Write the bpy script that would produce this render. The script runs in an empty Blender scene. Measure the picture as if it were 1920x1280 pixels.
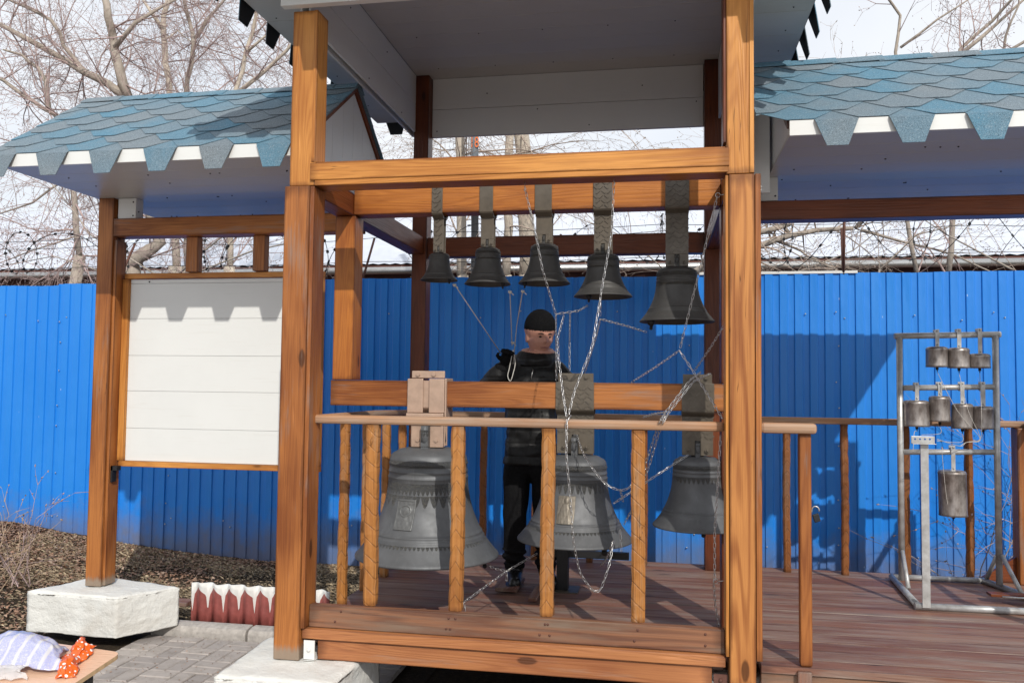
import bpy, bmesh, math, random
import numpy as np
from mathutils import Vector, Matrix, Quaternion, noise as mnoise
rnd = random.Random(7)
R = math.radians
SC = bpy.context.scene
COL = SC.collection

# ------------------------------------------------------------------ camera
EYE = Vector((0, 0, 1.25)); FPX = 1560.0
_p, _r, _y = R(2.9), R(.64), R(10.2)
_f = Vector((-math.sin(_y)*math.cos(_p), math.cos(_y)*math.cos(_p), math.sin(_p)))
_rt = Vector((math.cos(_y), math.sin(_y), 0)); _up = _rt.cross(_f)
RT = math.cos(_r)*_rt + math.sin(_r)*_up
UP = -math.sin(_r)*_rt + math.cos(_r)*_up
cam = bpy.data.cameras.new('camera'); camo = bpy.data.objects.new('camera', cam); COL.objects.link(camo)
cam.lens = FPX/1920*36; cam.sensor_width = 36; cam.clip_start = .05; cam.clip_end = 400
m = Matrix((RT, UP, -_f)).transposed().to_4x4(); m.translation = EYE
camo.matrix_world = m
SC.camera = camo

# ------------------------------------------------------------------ light
SUN = Vector((.485, -1, .785)).normalized()
w = bpy.data.worlds.new('World'); SC.world = w; w.use_nodes = True
nt = w.node_tree; nt.nodes.clear()
out = nt.nodes.new('ShaderNodeOutputWorld'); bg = nt.nodes.new('ShaderNodeBackground')
sky = nt.nodes.new('ShaderNodeTexSky'); sky.sky_type = 'NISHITA'; sky.sun_disc = False
sky.sun_elevation = math.asin(SUN.z); sky.sun_rotation = R(154.1); sky.air_density = 1.0; sky.dust_density = 1.5
tc = nt.nodes.new('ShaderNodeTexCoord'); no = nt.nodes.new('ShaderNodeTexNoise'); no.inputs['Scale'].default_value = 2.2; no.inputs['Detail'].default_value = 5
rp = nt.nodes.new('ShaderNodeMapRange'); rp.inputs[1].default_value = .3; rp.inputs[2].default_value = .6; rp.inputs[3].default_value = .72; rp.inputs[4].default_value = 1.0
mx = nt.nodes.new('ShaderNodeMix'); mx.data_type = 'RGBA'; mx.inputs['B'].default_value = (7.7, 7.95, 8.35, 1)
nt.links.new(tc.outputs['Generated'], no.inputs['Vector']); nt.links.new(no.outputs['Fac'], rp.inputs[0])
nt.links.new(rp.outputs[0], mx.inputs['Factor']); nt.links.new(sky.outputs[0], mx.inputs['A'])
nt.links.new(mx.outputs['Result'], bg.inputs['Color']); bg.inputs['Strength'].default_value = .127
nt.links.new(bg.outputs[0], out.inputs[0])
sl = bpy.data.lights.new('sun', 'SUN'); sl.energy = 3.15; sl.angle = R(.6); sl.color = (1, .95, .87)
so = bpy.data.objects.new('sun', sl); COL.objects.link(so); so.rotation_euler = SUN.to_track_quat('Z', 'Y').to_euler()
so.location = (6, -12, 12)
SC.view_settings.view_transform = 'Standard'; SC.view_settings.look = 'None'
SC.view_settings.exposure = 0.0; SC.view_settings.gamma = 1; SC.view_settings.use_curve_mapping = False
SC.render.engine = 'CYCLES'

def at(u, v, Y):
    d = _f + RT*((u-960)/FPX) + UP*((640-v)/FPX)
    return EYE + d*((Y-EYE.y)/d.y)
def atz(u, v, z):
    d = _f + RT*((u-960)/FPX) + UP*((640-v)/FPX)
    return EYE + d*((z-EYE.z)/d.z)
def atx(u, v, x):
    d = _f + RT*((u-960)/FPX) + UP*((640-v)/FPX)
    return EYE + d*(x/d.x)

# ------------------------------------------------------------------ node helper
class N:
    def __init__(s, name):
        s.m = bpy.data.materials.new(name); s.m.use_nodes = True; s.t = s.m.node_tree
        s.b = s.t.nodes['Principled BSDF']; s.out = s.t.nodes['Material Output']
    def n(s, ty, **k):
        x = s.t.nodes.new(ty)
        for a, b in k.items(): setattr(x, a, b)
        return x
    def L(s, a, b): s.t.links.new(a, b)
    def set(s, inp, v):
        if hasattr(v, 'is_output') or isinstance(v, bpy.types.NodeSocket): s.L(v, inp)
        else: inp.default_value = v
    def math(s, op, a, b=0.0, c=0.0):
        x = s.n('ShaderNodeMath', operation=op); s.set(x.inputs[0], a); s.set(x.inputs[1], b); s.set(x.inputs[2], c); return x.outputs[0]
    def vmath(s, op, a, b):
        x = s.n('ShaderNodeVectorMath', operation=op); s.set(x.inputs[0], a); s.set(x.inputs[1], b); return x.outputs[0]
    def scale(s, vec, sc): return s.vmath('MULTIPLY', vec, sc)
    def noise(s, vec, scale, detail=4, rough=.55, dist=0):
        x = s.n('ShaderNodeTexNoise'); s.set(x.inputs['Vector'], vec); x.inputs['Scale'].default_value = scale
        x.inputs['Detail'].default_value = detail; x.inputs['Roughness'].default_value = rough; x.inputs['Distortion'].default_value = dist
        return x.outputs['Fac']
    def ramp(s, v, a, b, lo=0, hi=1):
        x = s.n('ShaderNodeMapRange'); s.set(x.inputs[0], v); x.inputs[1].default_value = a; x.inputs[2].default_value = b
        x.inputs[3].default_value = lo; x.inputs[4].default_value = hi; return x.outputs[0]
    def mix(s, f, a, b, mode='MIX'):
        x = s.n('ShaderNodeMix', data_type='RGBA', blend_type=mode); s.set(x.inputs['Factor'], f)
        for k, v in (('A', a), ('B', b)):
            if isinstance(v, tuple) and len(v) == 3: v = v+(1,)
            s.set(x.inputs[k], v)
        return x.outputs['Result']
    def obj(s): return s.n('ShaderNodeTexCoord').outputs['Object']
    def gen(s): return s.n('ShaderNodeTexCoord').outputs['Generated']
    def pos(s): return s.n('ShaderNodeNewGeometry').outputs['Position']
    def rand(s): return s.n('ShaderNodeObjectInfo').outputs['Random']
    def bump(s, h, st=.3, dist=.01):
        x = s.n('ShaderNodeBump'); x.inputs['Strength'].default_value = st; x.inputs['Distance'].default_value = dist
        s.set(x.inputs['Height'], h); s.L(x.outputs[0], s.b.inputs['Normal']); return x
    def fin(s, col=None, rough=.5, metal=0, spec=.5):
        if col is not None:
            if isinstance(col, tuple) and len(col) == 3: col = col+(1,)
            s.set(s.b.inputs['Base Color'], col)
        s.set(s.b.inputs['Roughness'], rough); s.set(s.b.inputs['Metallic'], metal); s.b.inputs['Specular IOR Level'].default_value = spec
        return s.m

def wood(name, axis, light, dark, rough=.42, grey=0.0, greycol=(.22, .19, .17), bl=.5, spec=.45, carve=False, ringw=.2, base=False, edgew=.62):
    k = N(name+'_'+'xyz'[axis])
    r = k.rand(); ob = k.obj()
    off = k.n('ShaderNodeCombineXYZ'); k.L(k.math('MULTIPLY', r, 37.0), off.inputs[0]); k.L(k.math('MULTIPLY', r, 91.0), off.inputs[1]); k.L(k.math('MULTIPLY', r, 53.0), off.inputs[2])
    v = k.vmath('ADD', ob, off.outputs[0])
    def st(al, ac): 
        s = [ac, ac, ac]; s[axis] = al; return k.scale(v, tuple(s))
    rings = k.noise(st(.4, 6.5), 1.0, 2, .45, .2)
    s1 = k.math('SINE', k.math('MULTIPLY', rings, 150.0 if ringw < .5 else 90.0))
    s1 = k.ramp(s1, -.3, 1, 0, 1)
    fib = k.noise(st(4, 230), 1.0, 3, .6)
    blot = k.noise(st(1.3, 3.2), 1.0, 3, .5)
    g = k.math('ADD', k.math('MULTIPLY', s1, ringw), k.ramp(fib, .35, .7, 0, .34))
    g = k.math('ADD', g, k.ramp(blot, .4, .7, 0, bl))
    g = k.math('ADD', g, k.math('MULTIPLY', k.math('SUBTRACT', r, .5), .35))
    col = k.mix(g, light, dark)
    # worn streaks along the grain
    wr = k.noise(st(1.1, 16), 1.0, 5, .65)
    col = k.mix(k.ramp(wr, .60, .78, 0, .5), col, tuple(c*.5 for c in dark))
    lt = k.noise(st(2.3, 40), 1.0, 3, .6)
    col = k.mix(k.ramp(lt, .66, .78, 0, .35), col, tuple(min(1, c*1.5+.03) for c in light))
    # knots
    vo = k.n('ShaderNodeTexVoronoi'); k.L(st(2.0, 5.5), vo.inputs['Vector']); vo.inputs['Scale'].default_value = 1.0
    kn = k.ramp(k.math('ADD', vo.outputs['Distance'], k.math('MULTIPLY', fib, .04)), .10, .13, 1, 0)
    kn2 = k.ramp(vo.outputs['Distance'], .1, .3, .35, 0)
    col = k.mix(kn2, col, dark)
    col = k.mix(k.math('MULTIPLY', kn, .8), col, tuple(c*.25 for c in dark))
    # stain that gathers along worn board edges and ends
    gs = k.n('ShaderNodeSeparateXYZ'); k.L(k.gen(), gs.inputs[0])
    ds = []
    for i_ in range(3):
        q_ = gs.outputs[i_]; ds.append(k.math('MINIMUM', q_, k.math('SUBTRACT', 1.0, q_)))
    cross = [d_ for i_, d_ in enumerate(ds) if i_ != axis]
    en = k.math('MULTIPLY', k.math('SUBTRACT', k.noise(st(2.5, 14), 1.0, 4, .65), .42), .30)
    ed = k.math('SUBTRACT', k.math('MAXIMUM', cross[0], cross[1]), en)
    col = k.mix(k.ramp(ed, .0, .07, edgew, 0), col, tuple(c*.42 for c in dark))
    ee = k.math('SUBTRACT', ds[axis], k.math('MULTIPLY', en, .22))
    col = k.mix(k.ramp(ee, .0, .022, edgew, 0), col, tuple(c*.5 for c in dark))
    # drying cracks along the grain
    cr = k.noise(st(.9, 42), 1.0, 2, .4); cr2 = k.noise(st(.8, 3), 1.0, 2)
    crk = k.math('MULTIPLY', k.ramp(k.math('ABSOLUTE', k.math('SUBTRACT', cr, .5)), .0, .010, 1, 0), k.ramp(cr2, .52, .62))
    col = k.mix(k.math('MULTIPLY', crk, .75), col, tuple(c*.18 for c in dark))
    if grey > 0:
        gn = k.noise(st(1.2, 12), 1.0, 5, .7)
        col = k.mix(k.ramp(gn, .62-.35*grey, .8-.2*grey, 0, .9), col, greycol)
    if base:
        ps = k.n('ShaderNodeSeparateXYZ'); k.L(k.pos(), ps.inputs[0])
        bz = k.math('ADD', ps.outputs[2], k.math('MULTIPLY', k.noise(k.scale(k.pos(), (60, 60, 3)), 1, 3), -.08))
        col = k.mix(k.ramp(bz, -.10, -.065, .85, 0), col, (.26, .21, .16))
    h = k.math('ADD', k.math('MULTIPLY', fib, .5), k.math('MULTIPLY', s1, -.35))
    if carve:
        sp = k.n('ShaderNodeSeparateXYZ'); k.L(ob, sp.inputs[0]); z = sp.outputs[2]
        # slanting gouged cuts
        xa_ = k.math('ABSOLUTE', sp.outputs[0]); sel = k.math('GREATER_THAN', r, .45)
        xs_ = k.math('ADD', k.math('MULTIPLY', sel, k.math('MULTIPLY', xa_, 1.6)), k.math('MULTIPLY', k.math('SUBTRACT', 1.0, sel), sp.outputs[0]))
        a = k.math('FRACT', k.math('MULTIPLY', k.math('ADD', k.math('ADD', z, k.math('MULTIPLY', k.noise(ob, 9, 2), .03)), k.math('MULTIPLY', xs_, .9)), 13.0))
        b = k.math('FRACT', k.math('MULTIPLY', k.math('SUBTRACT', z, k.math('MULTIPLY', sp.outputs[0], 1.1)), 13.0))
        ca = k.ramp(k.math('ABSOLUTE', k.math('SUBTRACT', a, .5)), 0, .07, 1, 0)
        col = k.mix(k.math('MULTIPLY', k.math('MULTIPLY', ca, k.ramp(k.noise(ob, 28, 2), .38, .6, .1, 1)), .62), col, tuple(c*.3 for c in dark))
        h = k.math('SUBTRACT', h, k.math('MULTIPLY', ca, 2.5))
    h = k.math('SUBTRACT', h, k.math('MULTIPLY', crk, 1.2))
    k.bump(h, .35, .004)
    rg = k.ramp(fib, .3, .7, rough-.08, rough+.12)
    return k.fin(col, rg, 0, spec)
WL, WD = (.56, .225, .052), (.27, .075, .015)
W = {}
def wm(kind, axis):
    key = (kind, axis)
    if key not in W:
        if kind == 'var': W[key] = wood('varnished_pine', axis, (.64, .285, .068), (.32, .105, .018), .42, bl=.7, spec=.35)
        elif kind == 'amber': W[key] = wood('amber_pine', axis, (.52, .19, .036), (.24, .065, .012), .42, bl=.8, spec=.35)
        elif kind == 'lower': W[key] = wood('worn_pine', axis, (.45, .170, .045), (.19, .056, .014), .45, .14, base=True, bl=.8, spec=.35)
        elif kind == 'figured': W[key] = wood('figured_pine', axis, (.52, .222, .065), (.22, .066, .018), .45, 0, ringw=.55, bl=.4, spec=.3)
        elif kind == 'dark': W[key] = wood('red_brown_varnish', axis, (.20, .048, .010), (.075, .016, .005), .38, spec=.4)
        elif kind == 'deck': W[key] = wood('deck_boards', axis, (.25, .115, .072), (.13, .05, .034), .55, .55, (.29, .225, .185), .7)
        elif kind == 'toe': W[key] = wood('weathered_plank', axis, (.31, .14, .07), (.14, .06, .035), .5, .4, (.20, .145, .105), ringw=.5)
        elif kind == 'rail': W[key] = wood('weathered_rail', axis, (.42, .22, .11), (.22, .10, .05), .55, .6, (.34, .265, .205))
        elif kind == 'rimb': W[key] = wood('rim_pine', axis, (.46, .19, .07), (.25, .08, .03), .5, .1, (.3, .2, .15))
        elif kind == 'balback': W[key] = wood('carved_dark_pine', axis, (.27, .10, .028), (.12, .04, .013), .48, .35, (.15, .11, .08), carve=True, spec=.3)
        elif kind == 'bal': W[key] = wood('carved_pine', axis, (.47, .205, .055), (.23, .08, .02), .48, .25, (.30, .22, .15), carve=True, spec=.3)
    return W[key]

def simple(name, col, rough=.5, metal=0, spec=.5, nscale=20, namt=.15, bump=.0, dark=None, stretch=None):
    k = N(name); v = k.obj()
    if stretch: v = k.scale(v, stretch)
    n1 = k.noise(v, nscale, 5, .6)
    c = k.mix(k.ramp(n1, .3, .75, 0, 1), tuple(x*(1+namt) for x in col), dark or tuple(x*(1-namt*1.6) for x in col))
    if bump: k.bump(n1, bump, .01)
    return k.fin(c, k.ramp(n1, .3, .7, max(.05, rough-.07), min(1, rough+.07)), metal, spec)

def m_fence():
    k = N('blue_profiled_sheet'); p = k.pos(); sp = k.n('ShaderNodeSeparateXYZ'); k.L(p, sp.inputs[0])
    big = k.noise(k.scale(p, (1, 1, .25)), 1.3, 3, .5)
    col = k.mix(big, (.008, .19, .65), (.012, .222, .73))
    st = k.noise(k.scale(p, (40, 1, .8)), 1.0, 4, .65)
    col = k.mix(k.ramp(st, .66, .8, 0, .18), col, (.2, .4, .72))
    dirtn = k.noise(k.scale(p, (5, 1, 4)), 1.5, 5, .65)
    hgt = k.ramp(k.math('ADD', sp.outputs[2], k.math('MULTIPLY', dirtn, -.55)), -.52, -.12, 1, 0)
    col = k.mix(k.math('MULTIPLY', hgt, .75), col, (.17, .145, .13))
    sc = k.n('ShaderNodeTexVoronoi'); sc.feature = 'F1'; k.L(k.scale(p, (1, 1, .4)), sc.inputs['Vector']); sc.inputs['Scale'].default_value = 7
    col = k.mix(k.ramp(sc.outputs['Distance'], .02, .035, .6, 0), col, (.6, .72, .85))
    fade = k.noise(k.scale(p, (.9, 1, .5)), 1.0, 3)
    col = k.mix(k.ramp(fade, .45, .75, 0, .22), col, (.06, .33, .80))
    k.bump(k.noise(k.scale(p, (3, 1, 1)), 2.0, 3), .35, .03)
    return k.fin(col, k.ramp(big, .3, .7, .30, .42), 0, .5)

def m_shingle(base=0):
    k = N('blue_bitumen_shingle' if base == 0 else 'black_bitumen_underside')
    if base: return k.fin((.012, .012, .013), .8)
    p = k.pos(); r = k.rand()
    a = k.mix(k.ramp(r, .1, .9, 0, 1), (.125, .27, .375), (.215, .26, .295))
    pn = k.noise(p, 3.0, 4, .6)
    a = k.mix(k.ramp(pn, .45, .7, 0, .6), a, (.25, .28, .30))
    g = k.noise(p, 330, 2, .7); g2 = k.noise(p, 120, 3, .8)
    a = k.mix(k.ramp(g, .52, .62, 0, .8), a, (.035, .06, .085))
    a = k.mix(k.ramp(g2, .56, .68, 0, .55), a, (.42, .52, .58))
    k.bump(k.math('ADD', g, g2), .7, .006)
    return k.fin(a, .9, 0, .2)

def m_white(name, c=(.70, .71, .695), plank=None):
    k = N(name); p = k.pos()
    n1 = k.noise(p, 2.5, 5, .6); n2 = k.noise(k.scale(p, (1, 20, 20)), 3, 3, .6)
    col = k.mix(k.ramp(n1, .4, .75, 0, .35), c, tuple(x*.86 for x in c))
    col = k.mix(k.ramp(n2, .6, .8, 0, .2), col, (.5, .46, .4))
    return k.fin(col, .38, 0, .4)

def m_plaster():
    k = N('whitewashed_concrete'); p = k.obj()
    n1 = k.noise(p, 7, 6, .65); n2 = k.noise(p, 45, 4, .7); n3 = k.noise(p, 2.2, 3, .6)
    col = k.mix(k.ramp(n1, .4, .75, 0, .5), (.70, .70, .67), (.60, .58, .53))
    col = k.mix(k.ramp(n3, .55, .70, 0, .5), col, (.42, .37, .31))
    col = k.mix(k.ramp(n2, .68, .78, 0, .5), col, (.45, .42, .38))
    k.bump(k.math('ADD', n1, k.math('MULTIPLY', n2, .4)), .7, .02)
    return k.fin(col, .9, 0, .2)

def m_soil():
    k = N('soil_and_litter'); p = k.pos()
    n1 = k.noise(p, 3, 6, .6); n2 = k.noise(p, 40, 5, .75); n3 = k.noise(p, 160, 3, .7)
    col = k.mix(k.ramp(n1, .35, .7, 0, 1), (.10, .075, .052), (.055, .042, .032))
    col = k.mix(k.ramp(n2, .5, .7, 0, .7), col, (.21, .165, .11))
    col = k.mix(k.ramp(n3, .6, .75, 0, .6), col, (.34, .28, .2))
    k.bump(k.math('ADD', n2, n3), 1.0, .03)
    return k.fin(col, .95, 0, .1)

def m_bark(name, a, b, sc=14):
    k = N(name); p = k.obj()
    n1 = k.noise(k.scale(p, (1, 1, .35)), sc, 5, .7); n2 = k.noise(p, 2.5, 3)
    col = k.mix(k.ramp(n1, .35, .7, 0, 1), a, b); col = k.mix(k.ramp(n2, .45, .7, 0, .5), col, tuple(x*.6 for x in a))
    k.bump(n1, .7, .03)
    return k.fin(col, .9, 0, .15)

def m_bell(name, c, bands, tooth, metal=.55, scale=1.0):
    # bands: (z0,z1,repeat) relief; tooth: (z,amp,N) lace edge below z, in generated coords
    k = N(name); g = k.gen(); sp = k.n('ShaderNodeSeparateXYZ'); k.L(g, sp.inputs[0])
    x = k.math('SUBTRACT', sp.outputs[0], .5); y = k.math('SUBTRACT', sp.outputs[1], .5); z = sp.outputs[2]
    a = k.math('ARCTAN2', y, x)
    cv = k.n('ShaderNodeCombineXYZ'); k.L(k.math('MULTIPLY', a, 1.0), cv.inputs[0]); k.L(k.math('MULTIPLY', z, 3.2), cv.inputs[1])
    vo = k.n('ShaderNodeTexVoronoi', feature='SMOOTH_F1'); k.L(cv.outputs[0], vo.inputs['Vector']); vo.inputs['Scale'].default_value = 22
    flor = k.ramp(vo.outputs['Distance'], .2, .5, 1, 0)
    nz = k.noise(cv.outputs[0], 30, 3, .6); flor = k.math('ADD', k.math('MULTIPLY', flor, .7), k.math('MULTIPLY', k.math('SINE', k.math('MULTIPLY', nz, 40)), .4))
    H = None
    def inb(z0, z1, e=.004):
        return k.math('MULTIPLY', k.ramp(z, z0, z0+e), k.ramp(z, z1-e, z1, 1, 0))
    for z0, z1 in bands:
        t = k.math('MULTIPLY', inb(z0, z1), k.math('ADD', flor, .3)); H = t if H is None else k.math('ADD', H, t)
    for z0, amp, nn in tooth:
        tri = k.math('ABSOLUTE', k.math('SINE', k.math('MULTIPLY', a, nn*.5)))
        low = k.math('SUBTRACT', z0, k.math('MULTIPLY', tri, amp))
        t = k.math('MULTIPLY', k.math('GREATER_THAN', z, low), k.math('LESS_THAN', z, z0))
        t = k.math('MULTIPLY', t, k.math('ADD', flor, .4)); H = t if H is None else k.math('ADD', H, t)
    p = k.obj(); n1 = k.noise(p, 9, 5, .6); n2 = k.noise(k.scale(p, (1, 1, .3)), 40, 4, .7)
    col = k.mix(k.ramp(n1, .35, .7), c, tuple(q*.72 for q in c))
    col = k.mix(k.ramp(n2, .58, .75, 0, .4), col, tuple(q*1.5 for q in c))
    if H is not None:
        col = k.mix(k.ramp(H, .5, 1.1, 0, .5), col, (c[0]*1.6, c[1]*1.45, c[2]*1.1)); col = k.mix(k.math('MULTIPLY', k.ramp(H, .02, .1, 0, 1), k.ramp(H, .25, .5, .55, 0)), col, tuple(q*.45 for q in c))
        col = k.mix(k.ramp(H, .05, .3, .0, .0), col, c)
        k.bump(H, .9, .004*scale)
    return k.fin(col, k.ramp(n1, .3, .7, .5, .66), metal, .5)

M = {}
M['fence'] = m_fence(); M['shingle'] = m_shingle(); M['bitumen'] = m_shingle(1)
M['white'] = m_white('white_plastic_cladding'); M['soffit'] = m_white('shade_darkened_cladding', (.52, .51, .49))  # soffit tone is the white cladding darkened to deepen shade under roofs
M['plaster'] = m_plaster(); M['soil'] = m_soil()
M['bark'] = m_bark('maple_bark', (.46, .40, .34), (.27, .23, .19)); M['palebark'] = m_bark('pale_bark', (.62, .55, .46), (.40, .34, .27), 9)
M['twig'] = simple('twig_bark', (.42, .31, .29), .8, nscale=5, namt=.35); M['twig2'] = simple('grey_twig_bark', (.42, .33, .27), .8, nscale=5, namt=.35)
M['steel'] = simple('galvanised_steel', (.52, .52, .51), .36, .85, nscale=60)
M['pipe'] = simple('grey_painted_pipe', (.50, .51, .51), .38, .35, nscale=14, namt=.14, bump=.06, dark=(.27, .26, .25))
M['taupe'] = simple('taupe_painted_steel', (.115, .096, .073), .36, .15, nscale=14, namt=.2, bump=.12)
M['beige'] = simple('beige_painted_steel', (.43, .30, .225), .42, .1, nscale=16, namt=.12, bump=.15)
M['black'] = simple('black_iron', (.02, .02, .022), .5, .3)
M['chain'] = simple('zinc_chain', (.62, .62, .62), .33, .9, nscale=90)
M['rope'] = simple('grey_cord', (.52, .50, .46), .85, nscale=200, namt=.3)
M['gas'] = simple('scorched_steel', (.40, .37, .35), .42, .7, nscale=22, namt=.3, bump=.1, dark=(.07, .045, .035), stretch=(1, 1, .5))
M['maroon'] = simple('maroon_paint', (.30, .082, .072), .5, nscale=25, namt=.15); M['limewash'] = simple('lime_paint', (.70, .70, .68), .6, nscale=12, namt=.06)
M['paver'] = None
def m_paver():
    k = N('grey_paver'); r = k.rand(); p = k.pos(); n1 = k.noise(p, 12, 5, .7); n2 = k.noise(p, 150, 3, .7)
    col = k.mix(r, (.44, .40, .37), (.33, .30, .285)); col = k.mix(k.ramp(n1, .45, .75, 0, .5), col, (.17, .145, .12))
    col = k.mix(k.ramp(n2, .6, .75, 0, .4), col, (.45, .42, .38)); k.bump(k.math('ADD', n1, n2), .4, .006)
    return k.fin(col, .9, 0, .2)
M['paver'] = m_paver()
M['kerb'] = simple('kerb_concrete', (.40, .37, .34), .9, nscale=30, namt=.2, bump=.3)
M['leaf'] = None
def m_leaf(nm, a, b, c):
    k = N(nm); g = k.n('ShaderNodeNewGeometry'); r = g.outputs['Random Per Island']
    col = k.mix(r, a, b); col = k.mix(k.ramp(k.math('FRACT', k.math('MULTIPLY', r, 7.3)), .7, 1, 0, .8), col, c)
    return k.fin(col, .8, 0, .2)
M['leaf'] = m_leaf('dead_leaves', (.36, .215, .145), (.19, .12, .085), (.50, .38, .29))
M['grass'] = m_leaf('dry_grass', (.42, .33, .22), (.25, .195, .13), (.60, .50, .34))
M['broof'] = simple('galvanised_roofing', (.56, .60, .68), .5, .0, nscale=1.2, namt=.08)
M['bwall'] = simple('dark_red_boards', (.10, .035, .025), .7, nscale=6)
M['jacket'] = simple('black_quilted_nylon', (.0075, .0075, .008), .5, 0, .35, nscale=60, namt=.3, bump=.15)
M['trouser'] = simple('black_trouser_cloth', (.007, .007, .008), .85, 0, .15, nscale=90, namt=.3, bump=.1)
M['skin'] = simple('skin', (.52, .26, .19), .5, 0, .4, nscale=30, namt=.07)
M['knit'] = simple('black_knit', (.009, .009, .010), .95, 0, .1, nscale=150, namt=.4, bump=.5)
M['boot'] = simple('black_leather', (.012, .012, .013), .3, 0, .5, nscale=60, bump=.1)
M['eye'] = simple('eye_dark', (.03, .02, .015), .2)
M['ply'] = simple('peach_laminate', (.80, .52, .35), .3, nscale=6, namt=.04, stretch=(1, 12, 1)); M['plyedge'] = simple('plywood_edge', (.58, .40, .22), .6, nscale=30)
M['orange_num'] = simple('orange_paint', (.75, .17, .03), .6)
M['rust'] = simple('rust_brown_steel', (.12, .05, .035), .7, .2, nscale=30)

# ------------------------------------------------------------------ mesh builder
class MB:
    def __init__(s): s.v = []; s.f = []; s.mi = []; s.sm = []
    def add(s, vs, fs, mi=0, smooth=False):
        o = len(s.v); s.v += [tuple(q) for q in vs]; s.f += [tuple(o+i for i in f) for f in fs]; s.mi += [mi]*len(fs); s.sm += [smooth]*len(fs); return s
    def box(s, x0, x1, y0, y1, z0, z1, mi=0):
        vs = [(x, y, z) for z in (z0, z1) for y in (y0, y1) for x in (x0, x1)]
        return s.add(vs, [(0, 2, 3, 1), (4, 5, 7, 6), (0, 1, 5, 4), (2, 6, 7, 3), (0, 4, 6, 2), (1, 3, 7, 5)], mi)
    def obox(s, c, ax, hx, hy, hz, mi=0):   # ax = 3 unit vectors
        c = Vector(c); vs = [c+ax[0]*(hx*i)+ax[1]*(hy*j)+ax[2]*(hz*k) for k in (-1, 1) for j in (-1, 1) for i in (-1, 1)]
        return s.add(vs, [(0, 2, 3, 1), (4, 5, 7, 6), (0, 1, 5, 4), (2, 6, 7, 3), (0, 4, 6, 2), (1, 3, 7, 5)], mi)
    def tube(s, pts, rad, n=8, mi=0, cap=True, smooth=True):
        pts = [Vector(p) for p in pts]; rs = rad if isinstance(rad, (list, tuple)) else [rad]*len(pts)
        t0 = (pts[1]-pts[0]).normalized(); u = t0.orthogonal().normalized(); vs = []
        for i, p in enumerate(pts):
            t = (pts[min(i+1, len(pts)-1)]-pts[max(i-1, 0)]).normalized()
            u = (u - t*u.dot(t)).normalized(); w_ = t.cross(u)
            for j in range(n):
                a = 2*math.pi*j/n; vs.append(p+(u*math.cos(a)+w_*math.sin(a))*rs[i])
        fs = [(i*n+j, i*n+(j+1) % n, (i+1)*n+(j+1) % n, (i+1)*n+j) for i in range(len(pts)-1) for j in range(n)]
        s.add(vs, fs, mi, smooth)
        if cap:
            o = len(s.v)-len(vs); s.f += [tuple(o+j for j in reversed(range(n))), tuple(o+(len(pts)-1)*n+j for j in range(n))]; s.mi += [mi]*2; s.sm += [False]*2
        return s
    def prism(s, poly, d, mi=0):   # poly 3D loop, extruded by vector d
        n = len(poly); d = Vector(d); vs = [Vector(p) for p in poly]+[Vector(p)+d for p in poly]
        fs = [tuple(reversed(range(n))), tuple(range(n, 2*n))]+[(i, (i+1) % n, n+(i+1) % n, n+i) for i in range(n)]
        return s.add(vs, fs, mi)
    def lathe(s, prof, n=48, c=(0, 0, 0), mi=0, smooth=True):
        vs = [(c[0]+r*math.cos(2*math.pi*j/n), c[1]+r*math.sin(2*math.pi*j/n), c[2]+z) for r, z in prof for j in range(n)]
        fs = [(i*n+j, i*n+(j+1) % n, (i+1)*n+(j+1) % n, (i+1)*n+j) for i in range(len(prof)-1) for j in range(n)]
        return s.add(vs, fs, mi, smooth)
    def ball(s, c, r, n=10, mi=0, sc=(1, 1, 1)):
        prof = [(max(1e-4, math.sin(math.pi*i/(n//2+2))), -math.cos(math.pi*i/(n//2+2))) for i in range(n//2+3)]
        vs = [(c[0]+r*sc[0]*a*math.cos(2*math.pi*j/n), c[1]+r*sc[1]*a*math.sin(2*math.pi*j/n), c[2]+r*sc[2]*b) for a, b in prof for j in range(n)]
        fs = [(i*n+j, i*n+(j+1) % n, (i+1)*n+(j+1) % n, (i+1)*n+j) for i in range(len(prof)-1) for j in range(n)]
        return s.add(vs, fs, mi, True)
    def build(s, name, mat, parent=None, origin=None, bevel=0, kind=None, recalc=True):
        V = np.array(s.v, dtype=float)
        if origin is None: origin = (V.min(0)+V.max(0))/2
        origin = Vector([float(q) for q in origin])
        me = bpy.data.meshes.new(name); me.from_pydata([tuple(q) for q in (V-np.array(origin))], [], s.f)
        mats = mat if isinstance(mat, (list, tuple)) else [mat]
        for q in mats: me.materials.append(q)
        me.polygons.foreach_set('material_index', s.mi); me.polygons.foreach_set('use_smooth', s.sm)
        if recalc:
            bm = bmesh.new(); bm.from_mesh(me); bmesh.ops.recalc_face_normals(bm, faces=bm.faces); bm.to_mesh(me); bm.free()
        return link(name, me, parent, origin, bevel, kind)

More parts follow.
